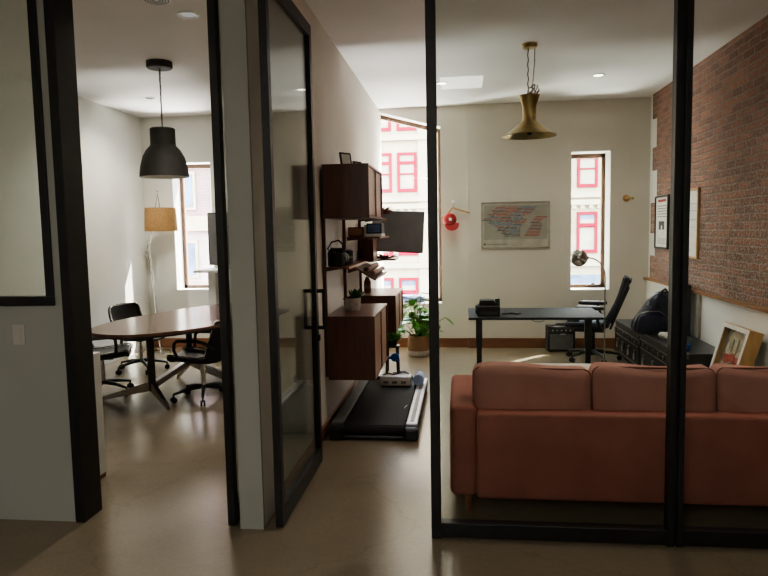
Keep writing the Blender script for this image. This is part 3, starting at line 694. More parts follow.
# ------------------------------------------------------------------ treadmill
t = thing('treadmill','flat black treadmill with grey side rails on the floor under the cabinets','treadmill',(-.67,4.80,0))
MB().box(-.335,.335,.06,1.62,.03,.10,.01).done('frame', M['blackmatt'], t)
MB().box(-.235,.235,.04,1.60,.095,.112,.004).cyl((-.235,.05,.072),(.235,.05,.072),.038).done('running_belt', M['belt'], t, smooth=40)
MB().box(-.335,-.245,.05,1.60,.10,.125,.008).done('side_rail', M['grey'], t)
MB().box(.245,.335,.05,1.60,.10,.125,.008).done('side_rail', M['silver'], t)
MB().box(.275,.305,.10,1.40,.1245,.1285,.002).done('grip_strip', M['grey'], t)
for s in (-1,1): MB().box(s*.29-.055,s*.29+.055,-.02,.10,.004,.105,.02).done('end_cap', M['black'], t)
MB().box(-.235,.235,-.005,.06,.012,.04,.008).done('rear_bar', M['black'], t)
MB().tube([(.195,.52,.1128),(.20,.60,.1128)],.002,n=4).tube([(.205,.57,.1128),(.212,.62,.1128)],.002,n=4).done('belt_mark', M['silver'], t)
MB().box(-.24,.24,1.56,1.64,.10,.135,.012).done('front_cover', M['blackmatt'], t)
t = thing('control_box','grey control box with buttons lying on the far end of the treadmill','control box',(-.625,6.08,.1135))
MB().box(-.15,.15,-.02,.13,0,.098,.018).done('housing', M['silver'], t)
b_ = MB().box(-.135,.135,-.026,-.019,.014,.07,.003); b_.done('face_plate', M['beige'], t)
for k in range(3): MB().box(-.115+.085*k,-.065+.085*k,-.030,-.025,.03,.056,.003).done('button', M['grey'], t)
o = MB().tube([(-.75,6.12,.219),(-.70,6.16,.220),(-.64,6.10,.222),(-.58,6.17,.226),(-.60,6.13,.245),(-.54,6.17,.24),(-.50,6.13,.222),(-.52,6.18,.220),(-.66,6.19,.219)],.007,n=6).done('power_cable', M['black'], smooth=60); tag(o,'dark cable coiled over the grey control box','cable')
t = thing('fabric_roll','pale blue-white rolled cloth at the far right end of the treadmill','roll',(-.405,6.08,.1265))
MB().lathe([(0,0),(.05,0),(.052,.004),(.052,.17),(0,.17)], mtx=Matrix.Translation((0,-.02,.052)) @ Matrix.Rotation(-PI/2,4,'X')).done('cloth', M['paleblue'], t, smooth=50)
MB().lathe([(.0525,.06),(.055,.06),(.055,.085),(.0525,.085),(.0525,.06)], mtx=Matrix.Translation((0,-.02,.052)) @ Matrix.Rotation(-PI/2,4,'X')).done('band', M['paper'], t, smooth=50)

# plant stand + small plant
t = thing('plant_stand','black four-legged plant stand with a blue clamp, beyond the treadmill','stand',(-.77,7.22,0))
for x in (-.055,.055):
    for y in (-.055,.055): MB().tube([(x*1.15,y*1.15,0),(x,y,.30)],.014,n=8).cyl((x*1.01,y,.285),(x,y,.305),.017).done('leg', M['black'], t, smooth=50)
MB().lathe([(0,.292),(.085,.292),(.085,.305),(0,.305)]).done('plate', M['black'], t, smooth=40)
MB().cyl((.035,-.10,.185),(.035,-.04,.185),.048).box(-.10,.035,-.10,-.07,.165,.20,.008).done('clamp', M['blue'], t, smooth=40)
t = thing('potted_plant','small dark green bushy plant standing on the black plant stand','potted plant',(-.77,7.22,.306))
MB().lathe([(0,0),(.05,0),(.062,.06),(.056,.06),(.046,.01),(0,.01)]).done('pot', M['blackmatt'], t, smooth=50)
MB().lathe([(0,.045),(.055,.045),(.055,.05),(0,.052)]).done('soil', M['soil'], t, smooth=50)
leafblob(MB(),(.01,0,.05),90,.12,.045,1.2,12).done('leaves', M['leaf'], t)

# big plant in woven basket
t = thing('potted_plant','leafy bright green plant in a woven basket pot by the slanted window','potted plant',(-.54,8.20,0))
MB().lathe([(0,.0),(.115,.0),(.135,.03),(.138,.075),(.132,.041),(0,.07)]).done('basket_base', M['whiteweave'], t, smooth=40)
MB().lathe([(.130,.041),(.136,.085),(.134,.17),(.130,.26),(.120,.262),(.118,.2),(0,.2)]).done('basket', M['weave'], t, smooth=40)
MB().lathe([(0,.201),(.117,.201),(.117,.215),(0,.22)]).done('soil', M['soil'], t, smooth=40)
rg = random.Random(21); st = MB(); lv = MB()
for i in range(44):
    a = rg.uniform(0,2*PI); R0 = rg.uniform(.06,.28); hh = rg.uniform(.30,.66) if i>3 else rg.uniform(.70,.86)
    if i<=3: R0 = rg.uniform(.03,.14)
    if i>37: R0 = rg.uniform(.32,.42); hh = rg.uniform(.38,.56)
    tip = Vector((math.cos(a)*R0, math.sin(a)*R0*.8, hh)); mid = Vector((tip.x*.35,tip.y*.35,hh*.72))
    st.tube([(tip.x*.05,tip.y*.05,.20),mid,tip],.0045,n=5)
    for q in range(2):
        base = tip if q==0 else mid.lerp(tip,.45); az = a+rg.uniform(-.9,.9)+(0 if q==0 else 1.8*rg.choice((-1,1))); dr = rg.uniform(-.9,.1)
        l = rg.uniform(.11,.18); wd = l*.68
        d = Vector((math.cos(az)*math.cos(dr),math.sin(az)*math.cos(dr),math.sin(dr))); s_ = Vector((-math.sin(az),math.cos(az),0)); up_ = d.cross(s_).normalized()
        b = bmesh.new(); pts = [(0,.0),(.12,.75),(.38,1.),(.7,.7),(1,0)]
        P = lambda u,k,dz=0: b.verts.new(base+d*l*u+s_*wd*.5*k-up_*dz)
        Ls=[P(u,w_) for u,w_ in pts[1:-1]]; Rs=[P(u,-w_) for u,w_ in pts[1:-1]]; Cs=[P(u,0,wd*.12) for u,_ in pts]
        b.faces.new((Cs[0],Ls[0],Cs[1])); b.faces.new((Cs[0],Cs[1],Rs[0]))
        for k in range(2): b.faces.new((Ls[k],Ls[k+1],Cs[k+2],Cs[k+1])); b.faces.new((Cs[k+1],Cs[k+2],Rs[k+1],Rs[k]))
        b.faces.new((Ls[2],Cs[4],Cs[3])); b.faces.new((Cs[3],Cs[4],Rs[2])); lv._merge(b)
st.done('stem', M['stem'], t, smooth=60); lv.done('leaves', M['leaf'], t)
# blue cloth on sill
def blob(x0,x1,y0,y1,z0,z1,seed,amp=.25):
    rg = random.Random(seed); b = MB(); b.cushion(x0,x1,y0,y1,z0,z1,.3,8,'z')
    c = Vector(((x0+x1)/2,(y0+y1)/2,(z0+z1)/2))
    for v in b.bm.verts:
        if v.co.z > z0+.01: v.co = c+(v.co-c)*(1+rg.uniform(-amp,amp)*.5)
        v.co.z = max(v.co.z, z0)
    return b
o = blob(-.80,-.50,8.84,9.0,.601,.70,4,.5).done('cloth_bundle', M['paleblue'], smooth=80); tag(o,'crumpled blue-white cloth bundle on the sill of the slanted window','cloth')

# ------------------------------------------------------------------ right room, far end
# brass pendant
t = thing('pendant_lamp','brass hourglass pendant hanging over the right room','pendant lamp',(.625,6.04,H))
MB().lathe([(0,0),(.068,0),(.068,-.025),(.060,-.034),(0,-.034)]).done('ceiling_rose', M['brass'], t, smooth=40)
MB().tube([(-.012+.004*math.sin(i*1.7),.004*math.cos(i*1.7),-.03-.0225*i) for i in range(20)],.0055,n=6).tube([(.05,.02,-.005),(.045,.02,-.18),(.025,.01,-.40),(.02,.0,-.45)],.004,n=6).done('cord', M['gunmetal'], t, smooth=60)
MB().tube([(.02+.03*math.sin(i*1.1),.02*math.cos(i*1.3),-.36-.008*i+.02*math.sin(i*2.2)) for i in range(16)],.007,n=6).tube([(.05,0,-.42),(.075,.01,-.36),(.085,.01,-.40),(.06,0,-.44),(.03,0,-.43)],.007,n=6).done('bundled_cord', M['gunmetal'], t, smooth=60)
MB().lathe([(.092,-.445),(.088,-.455),(.062,-.535),(.060,-.56),(.060,-.655),(.070,-.675),(.125,-.72),(.185,-.765),(.242,-.797),(.240,-.803),(.18,-.772),(.10,-.715),(.055,-.68),(.055,-.54),(.085,-.45),(.092,-.445)], n=48).done('lamp_shade', M['brass'], t, smooth=35)
MB().cyl((0,0,-.72),(0,0,-.79),.022).ball((0,0,-.74),.03).done('bulb', M['blackmatt'], t, smooth=50)

# framed poster with red, navy and pale blue streaks (generic streak pattern)
t = thing('framed_poster','wide framed poster of red and blue horizontal streaks on the back wall','poster',(.725,YB,1.64))
hw, hh = .445,.305
MB().box(-hw,hw,-.022,-.001,-hh,-hh+.018,.002).box(-hw,hw,-.022,-.001,hh-.018,hh,.002).box(-hw,-hw+.018,-.022,-.001,-hh+.018,hh-.018,.002).box(hw-.018,hw,-.022,-.001,-hh+.018,hh-.018,.002).done('frame', M['stone'], t)
MB().box(-hw+.018,hw-.018,-.010,-.001,-hh+.018,hh-.018).done('mount', M['cream'], t)
MB().box(-hw+.038,hw-.035,-.0115,-.0101,-hh+.115,hh-.045).done('print', M['posterbg'], t)
rg = random.Random(5)
S = {'rednav':MB(),'navy':MB(),'ltblue':MB()}
zz = 0
NR = 21
for r in range(NR):
    z = .235-.019*r; f_ = r/(NR-1)
    xl = -.15-.22*(1-abs(f_-.43)/.57) - rg.uniform(0,.07)+(.06 if f_>.6 else 0)
    xr = .30-.33*min(f_,.72)+(-.02 if f_<.3 else 0)
    if .28<f_<.42: xr = .10+.02*rg.random()
    x = xl
    while x < xr:
        l = rg.uniform(.04,.16); k = rg.choice(('rednav','rednav','navy','ltblue') if x<-.02 else ('ltblue','navy','rednav','ltblue'))
        S[k].box(x,min(x+l,xr),-.0128,-.0118,z-.0042,z+.0042); x += l+rg.uniform(.006,.02)
    if f_>.33:
        a0 = .37-.25*abs(f_-.33)/.67*(1.0 if f_<.6 else .62); 
        S[rg.choice(('navy','rednav','rednav'))].box(a0-.10,a0+.0+(.05 if f_<.42 else 0.02+.12*(f_-.42)),-.0128,-.0118,z-.0042,z+.0042)
for k, mb in S.items(): mb.done({'rednav':'red_streaks','navy':'navy_streaks','ltblue':'blue_streaks'}[k], M[k], t)
MB().cyl((-hw+.045,-.0110,-hh+.055),(-hw+.045,-.0098,-hh+.055),.013).box(-hw+.075,-.10,-.0108,-.0101,-hh+.052,-hh+.057).done('caption_mark', M['darkgrey'], t)

# hanger and red cap
t = thing('coat_hanger','wooden coat hanger on a hook at the wall corner','hanger',(-.09,8.735,1.80))
MB().tube([(-.155,0,-.05),(-.10,-.005,-.02),(-.02,-.008,.07),(.0,-.008,.085),(.03,-.008,.07),(.14,0,.035),(.22,0,.012)],.011,n=8).done('shoulder_bar', M['pine'], t, smooth=60)
MB().tube([(0,-.008,.085),(0,-.008,.12),(.012,-.008,.145),(.0,-.008,.165),(-.015,-.008,.15)],.004,n=6).done('hook', M['brass'], t, smooth=60)
o = MB().cyl((-.09,8.71,1.955),(-.09,8.80,1.965),.010).lathe([(0,0),(.022,0),(.022,.006),(0,.006)], mtx=Matrix.Translation((-.09,8.80,1.965)) @ Matrix.Rotation(PI/2,4,'X')).done('wall_hook', M['reveal'], smooth=50); tag(o,'small pale wall hook carrying the wooden coat hanger','hook')
t = thing('baseball_cap','red baseball cap hanging from the wooden coat hanger','cap',(-.135,8.70,1.72))
b = MB().ball((0,0,0),.095,3,(.95,.75,1.0), rot('Y',25))
for v in b.bm.verts:
    if v.co.z < -.055: v.co.z = -.055+(v.co.z+.055)*.2
b.done('crown', M['red'], t, smooth=70)
MB().grid(lambda u,v: Vector((.0+.09*math.cos(PI*u)*(1) +.03, -.03-.01*v-.035*math.sin(PI*u)*v, -.035-.105*v*math.sin(PI*u)**.6)),12,6,thick=.005).done('brim', M['red'], t, smooth=60)
MB().ball((.01,-.074,.01),.02,2,(1,.25,1)).done('front_badge', M['paper'], t, smooth=60)
# sconce-like wall knob
t = thing('wall_hook','round brass-coloured wall knob right of the narrow window','wall hook',(2.13,YB+.002,1.955))
MB().lathe([(0,0),(.042,0),(.046,.008),(.036,.018),(0,.02)], mtx=Matrix.Rotation(PI/2,4,'X')).done('back_plate', M['pine'], t, smooth=50)
MB().tube([(0,-.018,0),(.02,-.06,0),(.06,-.075,-.004)],.010).ball((.065,-.076,-.004),.02).done('knob', M['brass'], t, smooth=50)

# desk
t = thing('standing_desk','black-topped desk on two black column legs','desk',(.78,7.17,0))
MB().box(-.70,.70,-.42,.42,.655,.68,.004).done('desk_top', M['desktop'], t)
MB().box(-.55,.55,-.05,.05,.615,.655,.003).done('cross_beam', M['black'], t)
for x in (-.58,.585):
    l = MB().box(x-.035,x+.035,-.03,.03,.30,.655,.006).box(x-.028,x+.028,-.024,.024,.02,.31,.004).box(x-.05,x+.05,-.22,.22,.635,.655,.003).done('leg', M['black'], t)
    MB().box(x-.035,x+.035,-.33,.33,0,.03,.008).done('foot', M['black'], l)
MB().tube([(-.05,-.35,.65),(-.02,-.35,.63),(.03,-.35,.625),(.07,-.35,.635),(.09,-.33,.652)],.004,n=6).done('cable', M['black'], t, smooth=60)
MB().box(.30,.42,-.425,-.40,.635,.655,.004).done('control_paddle', M['black'], t)
t = thing('desk_printer','boxy black desktop printer at the left end of the desk','printer',(.285,6.93,.681))
MB().box(-.115,.125,-.10,.10,0,.11,.012).prism([(-.095,.10),(.085,.10),(.065,.165),(-.08,.165)],'y',-.06,.09).done('housing', M['blackmatt'], t)
MB().box(.075,.125,-.06,.03,.10,.185,.006).done('raised_block', M['black'], t)
MB().box(-.13,-.11,-.06,.06,.02,.11,.005).done('side_flap', M['black'], t)
MB().box(-.08,.09,-.104,-.099,.02,.05,.002).done('paper_slot', M['darkgrey'], t)
o = MB().tube([(.44,7.02,.686),(.50,7.0,.690),(.54,7.04,.688),(.52,6.98,.70),(.57,7.02,.689),(.60,6.99,.687),(.64,7.05,.687)],.008,n=6).done('cable', M['black'], smooth=60); tag(o,'short tangled black cable on the desk right of the printer','cable')
# arc lamp
t = thing('floor_lamp','slender chrome floor lamp arching to a mirrored ball shade','floor lamp',(1.385,6.45,0))
MB().lathe([(0,0),(.12,0),(.12,.012),(.02,.022),(0,.022)]).done('base', M['chrome'], t, smooth=40)
MB().tube([(0,0,.02),(0,0,1.10)]+[(-.16+.16*math.cos(a),0,1.12+.18*math.sin(a)) for a in [i*PI/16 for i in range(1,9)]]+[(-.20,0,1.30)],.007,n=8).done('pole', M['satin'], t, smooth=60)
MB().ball((-.247,0,1.30),.082,4).done('lamp_shade', M['chrome'], t, smooth=80)
MB().cyl((-.18,0,1.30),(-.16,0,1.30),.02).done('collar', M['chrome'], t, smooth=50)
# office chair (faces -x)
t = thing('office_chair','dark blue-black office chair with reclined back behind the desk','chair',(1.57,7.97,0), -.27)
MB().cushion(-.30,.20,-.25,.25,.40,.50,.25,8,'z').done('seat', M['officeblue'], t, smooth=60)
MB().box(-.20,.15,-.18,.18,.36,.41,.01).done('seat_pan', M['black'], t)
R_ = rot('Y',22)
b = MB().grid(lambda u,v: Vector((.02-.05*(2*u-1)**2 + .05*math.sin(PI*v)*.5, (u-.5)*.48*(1-.18*v), .60*v)),10,14,thick=.025)
bmesh.ops.transform(b.bm, matrix=Matrix.Translation((.17,0,.44)) @ R_.to_4x4(), verts=b.bm.verts)
b.done('backrest', M['officeblue'], t, smooth=50)
b = MB().box(.012,.036,-.225,-.195,.05,.55,.01).box(.012,.036,.195,.225,.05,.55,.01).box(.030,.055,-.03,.03,-.05,.5,.01).box(.012,.04,-.19,.19,.55,.595,.01)
bmesh.ops.transform(b.bm, matrix=Matrix.Translation((.18,0,.44)) @ R_.to_4x4(), verts=b.bm.verts)
b.done('back_frame', M['black'], t)
for s in (-1,1):
    a = MB().cushion(-.19,.15,s*.28-.045,s*.28+.045,.635,.685,.15,6,'z').done('armrest', M['black'], t, smooth=60)
    MB().tube([(.12,s*.20,.40),(.10,s*.28,.44),(.04,s*.28,.64)],.018,n=8).done('arm_post', M['black'], a, smooth=60)
MB().cyl((0,0,.10),(0,0,.37),.03).cyl((0,0,.06),(0,0,.20),.04).done('gas_post', M['black'], t, smooth=50)
for k in range(5):
    a = 2*PI*k/5+.2; dx, dy = math.cos(a), math.sin(a)
    l = MB().tube([(0,0,.115),(dx*.16,dy*.16,.10),(dx*.31,dy*.31,.075)],.02,n=8,rs=[.03,.022,.015]).done('base_leg', M['black'], t, smooth=50)
    MB().cyl((dx*.31-dy*.022,dy*.31+dx*.022,.029),(dx*.31+dy*.022,dy*.31-dx*.022,.029),.028,n=14).cyl((dx*.31,dy*.31,.04),(dx*.31,dy*.31,.075),.01,n=8).done('caster', M['rubber'], l, smooth=50)
# amplifier
t = thing('guitar_amplifier','small black guitar amplifier on the floor against the back wall','amplifier',(1.28,8.55,0))
MB().box(-.175,.175,-.10,.12,.012,.33,.012).done('cabinet', M['blackmatt'], t)
MB().box(-.145,.145,-.106,-.099,.035,.235,.004).done('speaker_grille', M['grey'], t)
MB().box(-.155,.155,-.106,-.099,.255,.31,.004).done('control_panel', M['darkgrey'], t)
for k in range(5): MB().cyl((-.11+.055*k,-.105,.282),(-.11+.055*k,-.118,.282),.010,n=10).done('knob', M['silver'], t, smooth=40)
MB().tube([(-.06,.0,.33),(-.05,0,.352),(.05,0,.352),(.06,0,.33)],.010).done('handle', M['black'], t, smooth=50)
MB().box(-.02,.05,-.108,-.105,.225,.24,.001).done('name_badge', M['silver'], t)
for x in (-.14,.14):
    for y in (-.08,.10): MB().cyl((x,y,0),(x,y,.014),.015,n=10).done('rubber_foot', M['rubber'], t)
# low table behind the sofa
t = thing('coffee_table','pale beige low table whose far edge shows above the sofa back','coffee table',(.86,5.5,0))
MB().box(-.31,.31,-.31,.31,.37,.40,.006).done('tabletop', M['beige'], t)
for x in (-.27,.27):
    for y in (-.27,.27): MB().cyl((x,y,0),(x,y,.37),.016,.022).done('leg', M['oak'], t, smooth=50)

# trunks along the brick wall
def trunk(label, y0, y1, z, x0=1.95, x1=2.375, n=4):
    W = y1-y0; D = x1-x0
    t = thing('storage_chest', label, 'chest', (x0,y0,0), group='black metal-bound chests by the brick wall')
    MB().box(.006,D,.006,W-.006,.03,z-.09,.004).done('chest_body', M['trunk'], t)
    lid = MB().box(.002,D,.002,W-.002,z-.09,z,.006).done('lid', M['trunktop'], t)
    MB().box(-.002,.012,0,W,z-.098,z-.086,.001).box(-.002,.012,0,W,.03,.055,.001).box(-.002,.014,0,W,z-.02,z-.004,.001).box(-.002,.012,0,W,z*.58,z*.58+.012,.001).done('metal_strip', M['gunmetal'], t)
    for k in range(n):
        y = W*(k+.5)/n
        h = MB().box(-.012,.008,y-.035,y+.035,z*.24,z*.48,.003).done('latch', M['gunmetal'], t)
        MB().prism([(y-.022,z*.22),(y+.022,z*.22),(y+.012,z*.36),(y-.012,z*.36)],'x',-.018,-.011).done('hasp', M['cream'], h)
        MB().box(-.010,.006,y-.018,y+.018,z*.66,z*.74,.003).box(-.010,.006,y+W/n*.5-.012,y+W/n*.5+.012,z*.64,z*.76,.003).done('clasp', M['gunmetal'], t)
    for y in (0,W):
        MB().box(-.004,.05,y-.012,y+.012,.02,z-.10,.003).done('corner_edge', M['black'], t)
        MB().box(-.006,.06,max(0,y-.05)-(.004 if y==0 else 0),min(W,y+.05)+(.004 if y else 0),z-.05,z+.003,.004).done('corner_cap', M['gunmetal'], t)
    for x in (.05,D-.05):
        for y in (.06,W-.06): MB().cyl((x,y,0),(x,y,.032),.022,n=12).done('foot', M['rubber'], t)
    return t
trunk('black metal-bound chest farther away, beside the office chair', 7.39,8.46,.425)
trunk('black metal-bound chest nearer the sofa, with the navy bag on its lid', 5.97,7.34,.455)
# bag on the trunk
t = thing('backpack','shiny dark navy backpack slumped on the chest lid','bag',(1.985,7.06,.456))
b = MB(); b.cushion(-.205,.18,-.14,.15,0,.455,.25,14,'y')
rg = random.Random(2)
for v in b.bm.verts:
    f_ = max(0,v.co.z)/.45
    v.co.x = v.co.x*(1.12-.55*f_**1.3) + .15*f_ - .02*math.sin(f_*3)
    v.co.y *= 1-.25*f_
    v.co += Vector((math.sin(v.co.z*28+v.co.y*9)*.007, math.sin(v.co.x*31)*.006, 0))
b.done('bag_body', M['bag'], t, smooth=80)
b = MB(); b.cushion(-.19,.05,-.155,-.07,.03,.22,.3,8,'y'); 
for v in b.bm.verts: v.co.x += .10*max(0,v.co.z)/.45
b.done('front_pocket', M['bag'], t, smooth=80)
MB().tube([(.10,-.06,.43),(.08,-.09,.465),(.12,-.07,.485),(.15,-.03,.46),(.14,0,.43)],.011,n=6).done('grab_handle', M['blackmatt'], t, smooth=60)
MB().tube([(.16,-.06,.42),(.215,-.10,.33),(.225,-.10,.2),(.19,-.09,.06)],.016,n=8).done('shoulder_strap', M['blackmatt'], t, smooth=60)
MB().tube([(-.16,-.16,.24),(-.08,-.178,.27),(.04,-.172,.265),(.10,-.15,.22)],.004,n=5).done('zip', M['gunmetal'], t, smooth=60)
o = blob(1.99,2.10,6.74,6.82,.456,.52,8,.5).done('crumpled_paper', M['paper'], smooth=80); tag(o,'crumpled white paper at the foot of the navy bag','paper')
o = blob(1.99,2.075,6.10,6.19,.456,.53,11,.3).done('pouch', M['blue'], smooth=80); tag(o,'small blue pouch on the nearer chest beside the second black post','pouch')
t = thing('dark_panel','dark flat panel standing on the chest against the white lower wall','panel',(2.32,7.12,.456))
MB().box(-.02,.02,-.20,.14,0,.53,.004).done('board', M['blackmatt'], t)
MB().box(-.026,-.019,-.20,-.17,0,.53,.002).box(-.026,-.019,.11,.14,0,.53,.002).done('edge_trim', M['black'], t)
o = MB().box(2.372,2.398,6.80,6.90,.456,.90,.003).done('upright_board', M['stone']); tag(o,'narrow grey-brown upright board against the white lower wall','board')
# framed pictures on the brick wall
def wall_picture(label, y0, y1, z0, z1, fm, marks):
    t = thing('framed_print', label, 'picture', (XB,(y0+y1)/2,(z0+z1)/2))
    a, c = (y1-y0)/2, (z1-z0)/2; w_ = .022
    MB().box(-.028,-.001,-a,a,-c,-c+w_,.002).box(-.028,-.001,-a,a,c-w_,c,.002).box(-.028,-.001,-a,-a+w_,-c+w_,c-w_,.002).box(-.028,-.001,a-w_,a,-c+w_,c-w_,.002).done('frame', M[fm], t)
    MB().box(-.014,-.001,-a+w_,a-w_,-c+w_,c-w_).done('print', M['paper'], t)
    for mm, rects in marks.items():
        m = MB()
        for u0,u1,v0,v1 in rects: m.box(-.0155,-.0141,-a+2*a*u0,-a+2*a*u1,-c+2*c*v0,-c+2*c*v1)
        m.done({'rednav':'red_text_block','grey':'grey_text_lines','darkgrey':'dark_picture_block','stone':'faint_lines'}[mm], M[mm], t)
    return t
wall_picture('black-framed white print with red heading on the brick wall', 7.86,8.36,1.32,1.95,'black',
    {'rednav':[(.2,.8,.88,.93)], 'grey':[(.15,.85,.80-.05*k,.815-.05*k) for k in range(5)]+[(.2,.8,.10+.04*k,.11+.04*k) for k in range(3)], 'darkgrey':[(.3,.45,.36,.52),(.55,.72,.36,.52),(.45,.55,.44,.52)]})
wall_picture('wood-framed pale print on the brick wall right of the second black post', 6.90,7.42,1.25,1.97,'pine',
    {'stone':[(.15,.85,.78,.79),(.15,.7,.68,.69),(.15,.85,.55,.56),(.15,.75,.45,.455)]})
# shadow box leaning
t = thing('shadow_box','deep pine shadow-box frame with cream and rust collage leaning on the white lower wall','framed art',(2.052,5.62,0))
R_ = rot('Y',15.5); a = .255; hh = .79; p0=(0,0,0)
MB().box(0,.11,-a,-a+.022,0,hh,.003,rot=R_,piv=p0).box(0,.11,a-.022,a,0,hh,.003,rot=R_,piv=p0).box(0,.11,-a+.022,a-.022,0,.022,.003,rot=R_,piv=p0).box(0,.11,-a+.022,a-.022,hh-.022,hh,.003,rot=R_,piv=p0).done('frame', M['pine'], t)
MB().box(.048,.06,-a+.022,a-.022,.022,hh-.022,rot=R_,piv=p0).done('backing', M['art_g'], t)
MB().box(-.003,.006,-a+.004,-a+.04,.004,hh-.004,rot=R_,piv=p0).box(-.003,.006,a-.04,a-.004,.004,hh-.004,rot=R_,piv=p0).box(-.003,.006,-a+.04,a-.04,hh-.04,hh-.004,rot=R_,piv=p0).done('front_moulding', M['paper'], t)
def disc(mb, y, z, ry, rz_, x=.045, th=.006, n=20):
    b = bmesh.new(); bmesh.ops.create_cone(b, cap_ends=True, segments=n, radius1=1, radius2=1, depth=1)
    bmesh.ops.transform(b, matrix=R_.to_4x4() @ Matrix.Translation((x,y,z)) @ Matrix.Diagonal((th,ry,rz_,1)) @ Matrix.Rotation(PI/2,4,'Y'), verts=b.verts)
    return mb._merge(b)
m = MB(); disc(m,0,.66,.14,.10); disc(m,-.09,.585,.08,.07); disc(m,.09,.585,.08,.07); disc(m,-.08,.40,.12,.09); disc(m,.09,.40,.10,.10); disc(m,0,.22,.16,.10); m.done('cream_collage', M['art_c'], t)
m = MB(); disc(m,-.10,.505,.07,.035,.041); disc(m,.10,.50,.075,.04,.041); disc(m,0,.515,.065,.04,.040); disc(m,.02,.30,.09,.03,.041); m.done('rust_collage', M['art_r'], t)
m = MB(); disc(m,-.04,.62,.012,.07,.041,n=8); disc(m,.05,.62,.012,.06,.041,n=8); disc(m,0,.46,.025,.03,.039); disc(m,-.02,.38,.01,.06,.041,n=8); m.done('dark_collage', M['art_g'], t)

# ------------------------------------------------------------------ sofa
t = thing('sofa','long terracotta velvet sofa seen from behind through the glass','sofa',(.0,3.5,0))
SX0, SX1 = -.065, 2.17
for k,(a0,a1) in enumerate(((SX0,SX0+.15),(SX1-.15,SX1))):
    MB().box(a0,a1,.02,.86,.12,.625,.035,4).done('armrest', M['velvet'], t, smooth=50)
MB().box(SX0+.145,SX1-.145,0,.13,.115,.595,.022,3).done('back_frame', M['velvet'], t, smooth=50)
MB().box(SX0+.15,SX1-.15,.13,.84,.115,.30,.015,2).done('seat_base', M['velvet'], t, smooth=50)
xs = [.062,.722,1.382,2.042]
for i in range(3):
    c = MB(); c.cushion(xs[i]+.002,xs[i+1]-.002,.10,.31,.43,.815,.14,16,'y',round_=.5)
    for v in c.bm.verts:
        v.co.y += .10*(v.co.z-.44); v.co.z += .012*math.sin((v.co.x-xs[i])*9+i)*(1 if v.co.z>.6 else 0)
    o = c.done('back_cushion', M['velvet_c'], t, smooth=80)
    pp = []
    x0,x1,z0,z1,rr = xs[i]+.008,xs[i+1]-.008,.445,.808,.035
    for cx,cz,a0 in ((x1-rr,z1-rr,0),(x0+rr,z1-rr,PI/2),(x0+rr,z0+rr,PI),(x1-rr,z0+rr,1.5*PI)):
        for k in range(6):
            a = a0+k*PI/10; x_=cx+rr*math.cos(a); z_=cz+rr*math.sin(a); pp.append((x_,.150+.10*(z_-.44),z_+.010*math.sin((x_-xs[i])*9+i)*(1 if z_>.6 else 0)))
    MB().tube(pp,.006,n=6,closed=True).done('piping', M['piping'], o, smooth=60)
    MB().cushion(xs[i]+.003,xs[i+1]-.003,.30,.87,.295,.44,.18,10,'z').done('seat_cushion', M['velvet_c'], t, smooth=80)
for x in (SX0+.10,SX1-.10):
    for y in (.08,.78): MB().cyl((x,y,0),(x,y,.125),.014,.022).done('leg', M['oak'], t, smooth=50)

# ------------------------------------------------------------------ outside
struct('street', MB().box(-40,40,9.3,31.5,-8.2,-8), M['asphalt'], 'grey street far below the windows', 'street')
t = thing('building','pale stucco building with red window frames across the street','building',(0,32,0))
MB().box(-7.5,18,0,6,-8,16).done('facade_wall', M['facade'], t)
m = MB()
for z in (3.1,2.75,.0-.15,6.05,9.1): m.box(-7.5,18,-.22,0,z-.12,z+.12)
m.done('cornice', M['facade'], t)
m = MB()
for k in range(64):
    x = -7.2+.39*k; m.box(x,x+.2,-.16,0,2.45,2.63)
m.done('cornice_bracket', M['facade'], t)
for x in (-2.0,3.4): MB().box(x,x+.5,-.12,0,-8,16).done('pilaster', M['facade'], t)
def fwin(x, z0, z1, tall):
    f = MB().box(x,x+.13,-.10,0,z0,z1).box(x+.82,x+.95,-.10,0,z0,z1).box(x+.13,x+.82,-.10,0,z0,z0+.16).box(x+.13,x+.82,-.10,0,z1-.13,z1).box(x+.13,x+.82,-.09,0,z0+(z1-z0)*(.44 if not tall else .62),z0+(z1-z0)*(.44 if not tall else .62)+(.07 if not tall else .2)).box(x+.13,x+.82,-.09,0,z0+(z1-z0)*(.70 if not tall else .63),z0+(z1-z0)*(.70 if not tall else .63)+(.15 if not tall else .02)).done('window', M['pink'], t)
    MB().box(x+.13,x+.82,-.03,0,z0+.16,z1-.13).done('pane', M['fpane'], f)
    if tall: MB().box(x+.13,x+.82,-.04,-.03,z0+(z1-z0)*.82,z1-.13).done('upper_pane', M['fbluepane'], f)
for x in (-5.46,-4.24,-3.02,-.9,.4,1.7,4.30,5.52,6.74):
    fwin(x,3.45,5.35,False); fwin(x,.35,2.30,True); fwin(x,6.40,8.3,True); fwin(x,-2.9,-.75,True)
o = MB().box(4.0,7.6,-.9,0,-1.15,-.8).prism([(-.9,-1.1),(0,-.7),(0,-.85),(-.9,-1.25)],'x',4.0,7.6).done('awning', M['fbluepane'], t)
t = thing('building','pinkish brick building with pale bands seen from the meeting room window','building',(-17,31.5,0))
MB().box(-12,9,0,6,-8,16).done('facade_wall', M['facadered'], t)
m = MB()
for z in (-1.2,2.2,5.4): m.box(-12,9,-.25,0,z-.45,z+.3)
m.done('stone_band', M['facade'], t)
for x in (-2.2,.6,2.6,4.7,7.):
    for z in (-.6,2.8,6.1,-4.): 
        f = MB().box(x,x+1.3,-.1,0,z,z+1.9).done('window', M['facade'], t); MB().box(x+.15,x+1.15,-.14,-.1,z+.15,z+1.75).done('pane', M['fbluepane'], f)

